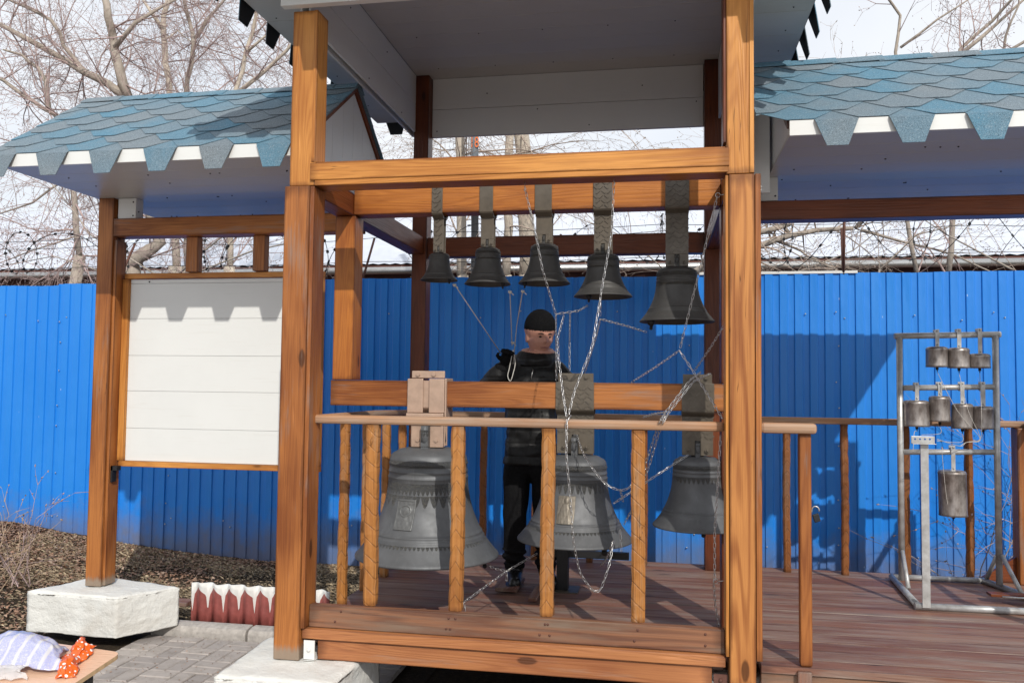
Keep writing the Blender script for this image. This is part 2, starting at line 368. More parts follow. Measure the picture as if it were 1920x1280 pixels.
def wloc(o):
    p = Vector(o.location); q = o.parent
    while q: p += Vector(q.location); q = q.parent
    return p
def link(name, me, parent, origin, bevel=0, kind=None, rot=None):
    o = bpy.data.objects.new(name, me); COL.objects.link(o)
    if parent: o.parent = parent; o.location = Vector(origin)-wloc(parent)
    else: o.location = origin
    if rot: o.rotation_euler = rot
    if bevel:
        b = o.modifiers.new('edge', 'BEVEL'); b.width = bevel; b.segments = 2; b.limit_method = 'ANGLE'; b.harden_normals = False
    if kind: o['kind'] = kind
    return o
def thing(name, label, cat, loc, group=None):
    o = bpy.data.objects.new(name, None); COL.objects.link(o); o.location = loc; o.empty_display_size = .1
    o['label'] = label; o['category'] = cat
    if group: o['group'] = group
    return o
def tag(o, label, cat, group=None):
    o['label'] = label; o['category'] = cat
    if group: o['group'] = group
    return o
def timber(name, kind, x0, x1, y0, y1, z0, z1, parent, bevel=.004, label=None):
    d = (x1-x0, y1-y0, z1-z0); ax = d.index(max(d))
    o = MB().box(x0, x1, y0, y1, z0, z1).build(name, wm(kind, ax) if isinstance(kind, str) else kind, parent, bevel=bevel)
    if label: o['label'] = label
    return o
X_, Y_, Z_ = Vector((1, 0, 0)), Vector((0, 1, 0)), Vector((0, 0, 1))

# ------------------------------------------------------------------ ground
def gz(x, y):
    s1 = min(1, max(0, (y-5.1)/1.6)); s1 = s1*s1*(3-2*s1)
    t = min(1, max(0, (-3.1-x)/2.8)); s2 = min(1, max(0, (y-3.6)/1.4))
    return -.43 + .10*s1 + .24*(t**1.8)*s2
gx = sorted(set([-60, -40, -25, -16, -12]+list(np.arange(-10, 5, .12).round(3))+[5, 7, 10, 16, 25, 40, 60]))
gy = sorted(set([-25, -12, -6, -3, 0, 1.5]+list(np.arange(2.4, 7.8, .12).round(3))+[8.5, 10, 13, 18, 25, 40, 70, 120]))
b = MB(); vs = []
for y in gy:
    for x in gx:
        z = gz(x, y)
        if -10 < x < 5 and 2.4 < y < 7.8 and not (-3.4 < x < .8 and y < 5.12): z += .012*mnoise.noise(Vector((x*4, y*4, 0)))+.006*mnoise.noise(Vector((x*13, y*13, 1)))
        vs.append((x, y, z))
nx = len(gx)
b.add(vs, [(j*nx+i, j*nx+i+1, (j+1)*nx+i+1, (j+1)*nx+i) for j in range(len(gy)-1) for i in range(nx-1)], 0, True)
o = b.build('ground', M['soil'], kind='structure', origin=(0, 0, 0), recalc=False)

# paved path: basket weave bricks
path = MB().box(-3.32, -1.3, 1.2, 5.02, -.43, -.425).build('paved_path', M['soil'], kind='structure')
bm_ = {}
def brickmesh(hx, hy):
    return MB().box(-hx, hx, -hy, hy, -.04, 0).build('tmp', M['paver'], bevel=0)
tx = MB().box(-.096, .096, -.046, .046, -.05, 0); 
me_b = []
for (hx, hy) in ((.0965, .0465), (.0465, .0965)):
    q = MB()
    e = .005
    vs = [(x*hx, y*hy, -.03) for x, y in ((-1, -1), (1, -1), (1, 1), (-1, 1))]+[(x*hx, y*hy, -e) for x, y in ((-1, -1), (1, -1), (1, 1), (-1, 1))]+[(x*(hx-e), y*(hy-e), 0) for x, y in ((-1, -1), (1, -1), (1, 1), (-1, 1))]
    fs = [(0, 1, 5, 4), (1, 2, 6, 5), (2, 3, 7, 6), (3, 0, 4, 7), (4, 5, 9, 8), (5, 6, 10, 9), (6, 7, 11, 10), (7, 4, 8, 11), (8, 9, 10, 11)]
    me = bpy.data.meshes.new('brick'); me.from_pydata(vs, [], fs); me.materials.append(M['paver']); me_b.append(me)
X0, Y0 = -3.28, 5.0
k_ = N('bounce_slab_grey'); n1_ = k_.noise(k_.pos(), 4, 5, .7); MB().box(-14, 16, -14, 2.75, -.43, -.402).box(-3.32, 16, 2.752, 3.4, -.43, -.402).build('bounce_slab', k_.fin(k_.mix(n1_, (.27, .25, .23), (.22, .20, .19)), .9), kind='structure')  # unseen slab added in front to bounce sunlight up to ceiling and soffits
for i in range(9):
    for j in range(11):
        cx, cy = X0+.1+i*.2, Y0-.1-j*.2
        if cx > -1.42: continue
        for s_ in (-1, 1):
            if (i+j) % 2: x, y, me = cx, cy+s_*.05, me_b[0]
            else: x, y, me = cx+s_*.05, cy, me_b[1]
            o = link('brick', me, path, (x, y, -.400+rnd.uniform(-.003, .003)), rot=(rnd.uniform(-.012, .012), rnd.uniform(-.012, .012), rnd.uniform(-.012, .012)))
# kerb stones
kp = thing('kerb', 'low grey concrete kerb at the back edge of the paved path', 'kerb', (-2.7, 5.08, -.42))
for (a, c) in ((-3.28, -2.615), (-2.6, -1.9)):
    pr = [(a, 5.02, -.44), (a, 5.02, -.37), (a, 5.035, -.345), (a, 5.085, -.335), (a, 5.13, -.335), (a, 5.13, -.44)]
    MB().prism(pr, (c-a, 0, 0)).build('kerb_stone', M['kerb'], kp, bevel=.006)

# ------------------------------------------------------------------ fence
FY = 6.9
fence = thing('sheet_metal_fence', 'tall blue profiled sheet metal fence running behind the whole bell tower', 'fence', (0, FY, -.4))
prof = [(0, 0), (.0035, .001), (.009, .012), (.030, .0125), (.054, .012), (.0595, .001), (.063, 0), (.088, .0005)]
for s_ in range(-9, 6):
    xs0 = s_*1.15+.18; top = 2.15+rnd.uniform(-.012, .012); b = MB()
    if xs0 < -4.8: top -= .02
    cols = []
    for r_ in range(10):
        for dx, dy in prof: cols.append((xs0+r_*.115+dx, dy))
    cols.append((xs0+1.15+.006, -.002))
    zs = [-.6, .2, .9, 1.6, top]
    vs = [(x, FY+d+.006*mnoise.noise(Vector((x*1.5, z, 5)))-(.0015*(s_ % 2)), z if z != top else top+.003*math.sin(x*9)) for z in zs for x, d in cols]
    n = len(cols); b.add(vs, [(j*n+i, j*n+i+1, (j+1)*n+i+1, (j+1)*n+i) for j in range(4) for i in range(n-1)])
    p = b.build('fence_sheet', M['fence'], fence, recalc=False)
    sb = MB()
    for z, xx in [(1.83, .03), (1.83, .09), (1.6, .035), (1.33, .03), (1.05, .04), (.8, .03), (.42, .035), (.15, .03), (.02, .08), (-.02, .03), (1.84, .6), (.0, .6), (.0, .65), (1.82, .95)]:
        sb.ball((xs0+xx+rnd.uniform(-.01, .01), FY-.004, z+rnd.uniform(-.05, .05)), .0065, 6)
    sb.build('screw_heads', M['steel'], p, kind='stuff', recalc=False)
for x in (-7.4, -5.0, -2.6, -.2, 2.2, 4.6):
    MB().box(x, x+.06, FY+.02, FY+.08, -.5, 2.16).build('fence_post', M['rust'], fence)
MB().box(-10, 7, FY+.02, FY+.06, 1.75, 1.8).build('fence_rail', M['rust'], fence)
MB().box(.3, 1.52, FY-.006, FY+.02, 2.15, 2.17).build('top_trim', M['white'], fence)
# V shaped brackets with wires and razor coil
for x in (-5.0, -2.6, -.9, 1.42, 3.4):
    for sg in (-1, 1):
        MB().tube([(x, FY+.03, 2.1), (x+sg*.035, FY+.03+sg*.22, 2.55)], .011, 6).build('wire_bracket', M['rust'], fence)
rw = thing('razor_wire', 'dark razor wire coils and strands strung above the blue fence', 'razor wire', (0, FY, 2.2))
b = MB(); pts = []
for i in range(0, 900):
    t = i/900; a = t*2*math.pi*26; rr = .20+.04*mnoise.noise(Vector((t*60, 0, 0)))
    pts.append(Vector((-7.5+t*13+.18*math.sin(a*.5), FY+.02+rr*math.sin(a), 2.42+rr*.95*math.cos(a)-.03*math.sin(t*40))))
b.tube(pts, .003, 4)
for i in range(4, 890, 3):
    p = pts[i]; d = (pts[i+1]-pts[i]).normalized(); q = d.orthogonal()
    b.obox(p, (d, q, d.cross(q)), .013, .009, .0016)
b.build('coil', M['black'], rw, recalc=False)
for dz, sg, dd in ((2.56, .2, .05), (2.54, -.2, .03), (2.3, -.05, .02)):
    pts = [Vector((x, FY+.03+sg, dz-dd*abs(math.sin(x*1.3)))) for x in np.arange(-8, 6.1, .25)]
    MB().tube(pts, .003, 4).build('wire_strand', M['black'], rw, recalc=False)

# ------------------------------------------------------------------ long building behind
bl = thing('long_building', 'long low building with pale corrugated hip roof behind the blue fence', 'building', (-4, 16, -.4))
e1 = at(1600, 484, 15.0); ez = e1.z
XL, XR = -24.0, 12.5
rz = ez+2.15
b = MB()
def corr(b, xa, xb, ya, yb, za, zb, cut=0, step=.11):
    n = int((xb-xa)/step); vs = []
    for i in range(n+1):
        x = xa+(xb-xa)*i/n; h = .02*(i % 2); f = 1.0
        if cut: f = max(0.0, min(1.0, (xb-x)/cut))
        vs += [(x, ya, za+h), (x, ya+(yb-ya)*f, za+(zb-za)*f+h)]
    b.add(vs, [(2*i, 2*i+2, 2*i+3, 2*i+1) for i in range(n)], 0, True)
corr(b, XL, XR, 14.9, 19.2, ez, rz, 6.5)
b.build('roof', M['broof'], bl, recalc=False)
rf = MB().add([(XR, 14.9, ez), (XR-6.5, 19.2, rz), (XR, 23.5, ez)], [(0, 1, 2)]).build('roof_hip_end', M['broof'], bl, recalc=False)
MB().add([(XL, 23.5, ez), (XR, 23.5, ez), (XR-6.5, 19.2, rz), (XL, 19.2, rz)], [(0, 1, 2, 3)]).build('roof_back_slope', M['broof'], bl, recalc=False)
b = MB()
for i in range(28): 
    t0 = i/28; p0 = Vector((XR, 14.9, ez+.02)).lerp(Vector((XR-6.5, 19.2, rz+.02)), t0); b.tube([p0, p0+Vector((-.16, .1, .055))], [.05, .03], 5)
b.build('hip_cap', M['rust'], bl, recalc=False)
MB().box(XL, XR-.4, 15.3, 23.2, -.5, ez-.02).build('wall', M['bwall'], bl)
MB().tube([(XL, 14.82, ez-.13), (XR, 14.82, ez-.13)], .07, 10).build('gutter', M['steel'], bl)
MB().box(XL, XR, 14.9, 15.3, ez-.06, ez-.02).build('eave_board', M['bwall'], bl)

# ------------------------------------------------------------------ trees
def segs_to_mesh(name, P0, P1, R0, R1, n, mat, parent):
    P0 = np.array(P0); P1 = np.array(P1); R0 = np.array(R0); R1 = np.array(R1)
    D = P1-P0; L = np.linalg.norm(D, axis=1, keepdims=True)+1e-9; D = D/L
    A = np.where(np.abs(D[:, 2:3]) < .9, np.array([[0, 0, 1.]]), np.array([[1., 0, 0]]))
    U = np.cross(D, A); U /= np.linalg.norm(U, axis=1, keepdims=True); V = np.cross(D, U)
    k = len(P0); VV = np.zeros((k, 2*n, 3))
    for j in range(n):
        a = 2*math.pi*j/n; q = U*math.cos(a)+V*math.sin(a)
        VV[:, j] = P0+q*R0[:, None]; VV[:, n+j] = P1+q*R1[:, None]
    F = np.array([[j, (j+1) % n, n+(j+1) % n, n+j] for j in range(n)])
    FF = (F[None]+(np.arange(k)*2*n)[:, None, None]).reshape(-1, 4)
    org = VV.reshape(-1, 3).mean(0); VV = VV.reshape(-1, 3)-org
    me = bpy.data.meshes.new(name); me.vertices.add(len(VV)); me.vertices.foreach_set('co', VV.ravel())
    me.loops.add(FF.size); me.polygons.add(len(FF)); me.loops.foreach_set('vertex_index', FF.ravel().astype(np.int32))
    me.polygons.foreach_set('loop_start', np.arange(0, FF.size, 4, dtype=np.int32)); me.polygons.foreach_set('loop_total', np.full(len(FF), 4, dtype=np.int32))
    me.polygons.foreach_set('use_smooth', np.ones(len(FF), dtype=bool)); me.update(calc_edges=True); me.materials.append(mat)
    return link(name, me, parent, org)
def grow(S, p, d, L, r, depth, rg, droop=0.0, spread=.8, buds=None):
    nseg = max(2, int(L/.16)); q = p.copy(); dd = d.normalized(); r0 = r
    for i in range(nseg):
        dd = (dd+Vector((rg.gauss(0, .13), rg.gauss(0, .13), rg.gauss(0, .13)-droop*.06))).normalized()
        q2 = q+dd*(L/nseg); r1 = r*(1-.75*(i+1)/nseg)
        S.append((tuple(q), tuple(q2), r0, r1)); 
        if depth > 0 and rg.random() < .92:
            for _ in range(1 if depth > 1 else rg.choice((1, 1, 2))):
                ax = Vector((rg.gauss(0, 1), rg.gauss(0, 1), rg.gauss(0, 1))).normalized(); c = (dd*1.0+ax*spread+Vector((0, 0, .22-droop))).normalized()
                grow(S, q2, c, L*rg.uniform(.32, .62), max(.0023, r1*.58), depth-1, rg, droop, spread, buds)
        if depth == 0 and rg.random() < .6: S.append((tuple(q2), tuple(q2+Vector((rg.gauss(0, .008), rg.gauss(0, .008), rg.gauss(0, .008)))), .0055, .004))
        q = q2; r0 = r1
def tree(name, label, limbs, Y, seed, bark='bark', twig='twig', tw=1.0, depth=3, group=None, L0=1.5, droop=.1, root=None):
    rg = random.Random(seed); S = []; T = []; LQ = []
    pts0 = None
    for pl, ra, rb in limbs:
        P = [at(u, v, Y+(rg.uniform(-.15, .15) if i else 0)) for i, (u, v) in enumerate(pl)]
        if pts0 is None: pts0 = P[0]
        # subdivide
        Q = []
        for a, c in zip(P, P[1:]):
            m_ = max(2, int((c-a).length/.3))
            for i in range(m_): Q.append(a.lerp(c, i/m_)+Vector((rg.gauss(0, .012), rg.gauss(0, .012), 0)))
        Q.append(P[-1]); n = len(Q); ra, rb = ra*(.56 if ra > .05 else .82), rb*.6; LQ.append((Q, ra, rb))
        for i in range(n-1):
            rA = ra+(rb-ra)*i/(n-1); rB = ra+(rb-ra)*(i+1)/(n-1)
            T.append((Q[i], Q[i+1], rA, rB))
            cnt = 2.0*tw*(Q[i+1]-Q[i]).length/.3
            while cnt > 0:
                if rg.random() < cnt:
                    d = (Q[i+1]-Q[i]).normalized(); ax = Vector((rg.gauss(0, 1), rg.gauss(0, .8), rg.gauss(.2, 1))).normalized()
                    grow(S, Q[i], (d*.5+ax).normalized(), L0*rg.uniform(.5, 1.2), max(.005, min(.015, rA*.42)), depth, rg, droop)
                cnt -= 1
    root_o = thing(name, label, 'tree', (pts0.x, Y, gz(pts0.x, Y)), group)
    b = MB()
    # joined smooth limbs
    cur = []
    b2 = MB()
    if root:
        for pl, ra, rb in root: b2.tube([Vector(p) for p in pl], [ra+(rb-ra)*i/(len(pl)-1) for i in range(len(pl))], 10)
    for Q, ra, rb in LQ: b2.tube(Q, [(ra+(rb-ra)*i/(len(Q)-1))*(1+.07*mnoise.noise(Q[i]*2.5)) for i in range(len(Q))], 9)
    if not root:
        gp = Vector((sum(q[0][0].x for q in LQ)/len(LQ), Y, -.42))
        for Q, ra, rb in LQ: b2.tube([gp, Q[0].lerp(gp, .3)+Vector((0, 0, .1)), Q[0]], ra*1.1, 6)
    b2.build('trunk', M[bark], root_o, recalc=False)
    if S: segs_to_mesh('crown', [s[0] for s in S], [s[1] for s in S], [s[2] for s in S], [s[3] for s in S], 3, M[twig], root_o)
    return len(S)
def px5(*a): return [(x/3.43, y/3.43) for x, y in a]
G = 'bare trees beyond the fence'
nt_ = 0
Y = 10.5
t0 = at(240, 500, Y)
nt_ += tree('maple_tree', 'large bare maple with dark leaning trunk and wide limbs above the left roof', [
    ([(232, 505), (262, 480), (300, 455), (262, 300), (240, 190)], .17, .13),
    (px5((820, 640), (775, 430), (735, 270), (690, 110), (670, -40), (640, -260)), .13, .07),
    (px5((800, 620), (700, 540), (540, 460), (400, 380), (200, 270), (60, 190), (-160, 80)), .11, .05),
    (px5((540, 460), (420, 300), (330, 130), (180, 50), (-20, -40)), .06, .03),
    (px5((750, 310), (880, 150), (1060, 40), (1200, -40)), .045, .02)], Y, 3, tw=.75, group=G, root=[([(t0.x+.1, Y, -.4), (t0.x, Y, t0.z)], .2, .17)])
Y = 12.5; a = at(322, 500, Y)
nt_ += tree('maple_tree', 'pale straight bare maple rising behind the ridge left of the tower', [
    ([(330, 500), (322, 300), (319, 178), (309, 117), (305, 58), (313, 0), (320, -90)], .12, .07), (px5((1045, 190), (980, 90), (905, -20)), .05, .03), (px5((1050, 260), (1150, 200), (1230, 270)), .02, .015)], Y, 5, tw=.8, bark='palebark', group=G, root=[([(a.x, Y, -.4), (at(330, 500, Y).x, Y, at(330, 500, Y).z)], .15, .12)])
Y = 12.0; a = at(345, 500, Y)
nt_ += tree('maple_tree', 'slim grey bare maple with forked top beside the pale trunk', [
    ([(352, 500), (348, 176), (359, 122), (362, 82), (355, 40), (344, 0), (335, -60)], .09, .045), (px5((1240, 275), (1330, 130), (1450, 0), (1500, -80)), .04, .02)], Y, 9, tw=.8, group=G, root=[([(a.x, Y, -.4), (at(352, 500, Y).x, Y, at(352, 500, Y).z)], .1, .09)])
Y = 11.5; a = at(440, 500, Y)
nt_ += tree('maple_tree', 'bare maple splitting into two limbs beside the tower roof eave', [
    ([(430, 500), (442, 168), (461, 99), (478, 32), (490, -60)], .085, .04), ([(446, 172), (495, 134), (535, 95), (580, 40)], .06, .03), (px5((1580, 340), (1700, 240), (1800, 190)), .03, .015)], Y, 12, tw=.9, bark='palebark', group=G, root=[([(a.x, Y, -.4), (at(430, 500, Y).x, Y, at(430, 500, Y).z)], .1, .085)])
Y = 9.6; a = at(90, 480, Y)
nt_ += tree('maple_tree', 'bare spreading tree at the far left with drooping reddish twigs', [
    ([(150, 480), (135, 330), (105, 219), (58, 187), (0, 149), (-60, 120)], .07, .035), (px5((310, 700), (290, 530), (240, 440), (130, 350), (20, 320)), .045, .02), ([(135, 330), (60, 380), (0, 400), (-60, 420)], .02, .01), ([(150, 440), (60, 470), (-20, 500)], .015, .01)], Y, 21, tw=1.25, droop=.25, L0=1.3, group=G, root=[([(a.x, Y, -.3), (at(150, 480, Y).x, Y, at(150, 480, Y).z)], .09, .07)])
Y = 8.3; a = at(300, 500, Y)
nt_ += tree('maple_tree', 'tangle of thin drooping bare shoots just behind the fence on the left', [
    ([(300, 520), (170, 440), (90, 335), (60, 300)], .012, .006), ([(330, 520), (420, 440), (520, 400)], .014, .008), ([(350, 520), (480, 470), (650, 430)], .014, .008), ([(220, 520), (100, 480), (-10, 500)], .01, .006)], Y, 31, tw=1.9, droop=.3, L0=.7, group=G)
# pale trunks seen through the tower
for i, (u0, u1, rr, s_, lb) in enumerate(((868, 862, .075, 41, 'pale smooth trunk left of the numbered pole'), (951, 955, .065, 43, 'thin pale trunk just right of the numbered pole'), (990, 978, .125, 47, 'thick pale trunk right of the numbered pole behind bells'))):
    Y = 11.0+.3*i; pa, pb = at(u0, 516, Y), at(u1, 250, Y)
    nt_ += tree('poplar_tree', lb, [([(u0, 516), ((u0+u1)/2, 380), (u1, 250), (u1+6, 140), (u1-10, -60)], rr*1.7, rr*1.3)], Y, s_, tw=.5, depth=3, bark='palebark', twig='twig2', group=G, L0=1.6, droop=.5, root=[([(pa.x, Y, -.4), tuple(pa)], rr*1.1, rr)])
Y = 10.2; a = at(1330, 520, Y)
nt_ += tree('willow_tree', 'leaning bare tree with a heavy bent limb right of the tower', [
    ([(1290, 520), (1360, 480), (1425, 462), (1480, 442), (1530, 432), (1600, 428)], .085, .04), ([(1400, 440), (1440, 432), (1480, 420)], .07, .05), ([(1613, 432), (1700, 455), (1790, 478), (1870, 515)], .022, .012), ([(1460, 452), (1500, 470), (1540, 490), (1570, 505)], .02, .012),
    ([(1480, 442), (1400, 300), (1250, 280), (1150, 290)], .03, .02), ([(1600, 428), (1720, 300), (1760, 250)], .03, .02)], Y, 51, tw=1.1, twig='twig2', group=G, L0=1.0, droop=.1, root=[([(a.x, Y, -.4), tuple(at(1290, 520, Y))], .12, .1)])
Y = 9.5; a = at(1690, 500, Y)
nt_ += tree('maple_tree', 'young bare tree with budding twigs above the right roof ridge', [
    ([(1720, 515), (1700, 400), (1680, 97), (1685, 30), (1660, -10), (1640, -60)], .03, .018), ([(1684, 90), (1760, 35), (1830, -10)], .018, .012)], Y, 61, tw=.5, depth=2, group=G, L0=.8, root=[([(a.x, Y, -.4), tuple(at(1720, 515, Y))], .04, .03)])
Y = 10.0; a = at(1840, 500, Y)
nt_ += tree('maple_tree', 'bare tree with several rising shoots at the far right', [
    ([(1780, 520), (1790, 300), (1800, 93), (1855, 40), (1905, -5), (1960, -60)], .04, .02), ([(1803, 100), (1870, 45), (1925, -5)], .03, .02), ([(1840, 300), (1880, 93), (1900, 40), (1910, -20)], .025, .014), ([(1860, 300), (1900, 90), (1960, 60)], .035, .025)], Y, 67, tw=.8, depth=2, group=G, L0=1.0, root=[([(a.x, Y, -.4), tuple(at(1780, 520, Y))], .06, .04)])
Y = 8.6
nt_ += tree('willow_tree', 'low mesh of thin bare shoots above the fence at the right', [
    ([(1560, 505), (1500, 480), (1440, 450)], .012, .007), ([(1650, 505), (1720, 440), (1800, 420)], .012, .007), ([(1900, 510), (1830, 470), (1730, 410)], .014, .008), ([(1250, 510), (1180, 450), (1060, 400)], .01, .006), ([(1500, 510), (1600, 470), (1690, 400)], .01, .006)], Y, 71, tw=1.3, depth=2, droop=.1, L0=.6, twig='twig2', group=G)
print('tree segments', nt_)
# numbered pole
pp = thing('numbered_pole', 'dark pole with orange number 18 painted near its top', 'pole', (at(893, 500, 10.4).x, 10.4, -.4))
pt, pb_ = at(889, 258, 10.4), at(893, 520, 10.4)
MB().tube([(pb_.x, 10.4, -.4), tuple(at(890.5, 400, 10.4))], .048, 12).build('pole_shaft', M['black'], pp)
MB().tube([tuple(at(890.5, 400, 10.4)), tuple(at(890, 262, 10.4)), tuple(at(889, 120, 10.4))], .049, 12).build('pole_top', simple('grey_pole', (.16, .18, .2), .6), pp)
fc = bpy.data.curves.new('painted_number', 'FONT'); fc.body = '18'; fc.size = .17; fc.align_x = 'CENTER'; fc.align_y = 'CENTER'; fc.extrude = .001; fc.materials.append(M['orange_num'])
fo = bpy.data.objects.new('tmpn', fc); COL.objects.link(fo)
me = bpy.data.meshes.new_from_object(fo.evaluated_get(bpy.context.evaluated_depsgraph_get())); bpy.data.objects.remove(fo); me.name = 'painted_number'
q = at(891, 270, 10.4); fo = link('painted_number', me, pp, (q.x, 10.345, q.z), rot=(R(90), 0, 0)); fo.scale = (.75, 1.15, 1)

# ------------------------------------------------------------------ shingle roofs
TW = 1/3; EX = .122
def tabpoly(clipL=None, clipR=None):
    P = [(-.066, 0), (.066, 0), (TW/2, EX), (TW/2, .29), (-TW/2, .29), (-TW/2, EX)]
    def clip(P, c, sgn):
        o_ = []
        for i in range(len(P)):
            a, b_ = P[i], P[(i+1) % len(P)]; ia = (a[0]-c)*sgn <= 0; ib = (b_[0]-c)*sgn <= 0
            if ia: o_.append(a)
            if ia != ib: t = (c-a[0])/(b_[0]-a[0]); o_.append((c, a[1]+t*(b_[1]-a[1])))
        return o_
    if clipL is not None: P = clip(P, clipL, -1)
    if clipR is not None: P = clip(P, clipR, 1)
    return P
def tabmesh(P):
    n = len(P); lift = lambda y: .0075*(1-y/.29)+.0028*max(0.0, 1-y/EX)
    vs = [(x, y, lift(y)) for x, y in P]+[(x, y, lift(y)-.003) for x, y in P]
    fs = [tuple(range(n)), tuple(reversed(range(n, 2*n)))]+[(i, n+i, n+(i+1) % n, (i+1) % n) for i in range(n)]
    me = bpy.data.meshes.new('shingle'); me.from_pydata(vs, [], fs); me.materials.append(M['shingle']); me.materials.append(M['bitumen']); me.polygons[1].material_index = 1
    return me
def hangmesh(th, dropL=.14, back=1, flare=.02):
    # bends over the eave and hangs
    up = [(-.10, 0), (.10, 0), (TW/2, .10), (TW/2, .16), (-TW/2, .16), (-TW/2, .10)]
    L_ = lambda y: .008*(1-y/.29)
    dn = Vector((0, -math.sin(th), -math.cos(th))); outw = Vector((0, -math.cos(th), math.sin(th)))
    vs = [(x, y, L_(y)) for x, y in up]; a = [Vector((s*.098, 0, .012))+dn*(.01)+outw*.012 for s in (-1, 1)]; c = [Vector((s*.048, 0, .012))+dn*dropL+outw*(.012+flare) for s in (-1, 1)]
    vs += [tuple(q) for q in a+c]           # 6,7,8,9
    n = len(vs); off = Vector((0, .003, -.003)); vs += [tuple(Vector(q)+off) for q in vs]
    top = [(0, 1, 2, 3, 4, 5), (6, 7, 1, 0), (8, 9, 7, 6)]
    fs = top+[tuple(n+i for i in reversed(f)) for f in top]
    edge = [0, 6, 8, 9, 7, 1, 2, 3, 4, 5]
    fs += [(edge[i], edge[(i+1) % 10], n+edge[(i+1) % 10], n+edge[i]) for i in range(10)]
    me = bpy.data.meshes.new('eave_shingle'); me.from_pydata(vs, [], fs); me.materials.append(M['shingle']); me.materials.append(M['bitumen'])
    for i in range(3, 6): me.polygons[i].material_index = 1
    return me
def gable_shelter_roof(root, x0, x1, yr, zr, yf, yb, ze, phase, sxs):
    th = math.atan2(zr-ze, yr-yf); SL = math.hypot(zr-ze, yr-yf)
    t = .03; n_f = Vector((0, -math.sin(th), math.cos(th)))
    yf2, yb2_ = yf+.018, yb-.018
    xs_ = sxs
    pr = [(xs_, yf2, ze+.010), (xs_, yr, zr), (xs_, yb2_, ze+.010), (xs_, yb2_, ze-.03), (xs_, yr, zr-.045), (xs_, yf2, ze-.03)]
    rf = MB().prism(pr, (x1-.02-xs_, 0, 0)).build('roof', wm('dark', 1), root)
    tm = tabmesh(tabpoly()); hm = hangmesh(th)
    rows = int(SL/EX)+1
    stuff = MB()
    for side in (0, 1):
        y0 = yf if side == 0 else yb; ang = th if side == 0 else -th
        rotm = Matrix.Rotation(th, 4, 'X') if side == 0 else Matrix.Rotation(math.pi, 4, 'Z') @ Matrix.Rotation(th, 4, 'X')
        up = Vector((0, math.cos(th)*(1 if side == 0 else -1), math.sin(th)))
        for r in range(-1, rows):
            ph = phase+(.5*TW if r % 2 else 0)
            k0 = math.floor((x0-ph)/TW)-1
            for k in range(k0, k0+int((x1-x0)/TW)+4):
                cx = ph+k*TW
                if cx+TW/2 < x0+.01 or cx-TW/2 > x1-.01: continue
                s_ = r*EX
                if r == -1:
                    if cx-.06 < x0 or cx+.06 > x1: continue
                    base = Vector((cx, y0, ze)); me = hm; lift = -.003
                else:
                    base = Vector((cx, y0, ze))+up*s_
                    if s_+.3 > SL+.01:
                        P = [(x, min(y, SL-s_+.005)) for x, y in tabpoly()]
                        if SL-s_ < .03: continue
                        me = None
                    else: P = tabpoly(); me = tm
                    cl = x0-cx if cx-TW/2 < x0 else None; cr = x1-cx if cx+TW/2 > x1 else None
                    if side == 1: cl, cr = (-(cr) if cr is not None else None), (-(cl) if cl is not None else None)
                    if me is None or cl is not None or cr is not None:
                        P = tabpoly(cl, cr)
                        if s_+.3 > SL+.01: P = [(x, min(y, SL-s_+.005)) for x, y in P]
                        if len(P) < 3 or max(y for x, y in P)-min(y for x, y in P) < .02: continue
                        me = tabmesh(P)
                    lift = .0
                nn = rotm.to_3x3() @ Vector((0, 0, 1))
                o = bpy.data.objects.new('shingle', me)
                if side == 0 or r == -1:
                    COL.objects.link(o); o.parent = rf; o.location = base+nn*lift-wloc(rf); o.rotation_euler = rotm.to_euler()
                    o.rotation_euler.z += rnd.uniform(-.006, .006)
                else:
                    Mx = Matrix.Translation(base+nn*lift) @ rotm
                    stuff.add([Mx @ v.co for v in me.vertices], [tuple(p.vertices) for p in me.polygons]); bpy.data.objects.remove(o)
    stuff.build('shingle_field', M['shingle'], rf, kind='stuff', recalc=False)
    # ridge caps
    x = x0-.005; L = .25; i = 0
    while x < x1-.02:
        xe = min(x+L+.03, x1+.005); h = .006
        c_ = .10
        ys, zs_ = math.cos(th)*c_, math.sin(th)*c_
        q = .016
        vs = []
        for xx, hh in ((x, .0), (xe, h)):
            vs += [(xx, yr-ys, zr-zs_+q+hh), (xx, yr-.02, zr-.012+q+hh), (xx, yr+.02, zr-.012+q+hh), (xx, yr+ys, zr-zs_+q+hh)]
        vs += [(a_, b_, c2-.005) for a_, b_, c2 in vs]
        fs = [(0, 1, 5, 4), (1, 2, 6, 5), (2, 3, 7, 6), (8, 12, 13, 9), (9, 13, 14, 10), (10, 14, 15, 11), (4, 5, 13, 12), (5, 6, 14, 13), (6, 7, 15, 14), (0, 8, 9, 1), (1, 9, 10, 2), (2, 10, 11, 3), (0, 4, 12, 8), (3, 11, 15, 7)]
        MB().add(vs, fs).build('ridge_cap', M['shingle'], rf, recalc=True); x += L; i += 1
    return rf, th

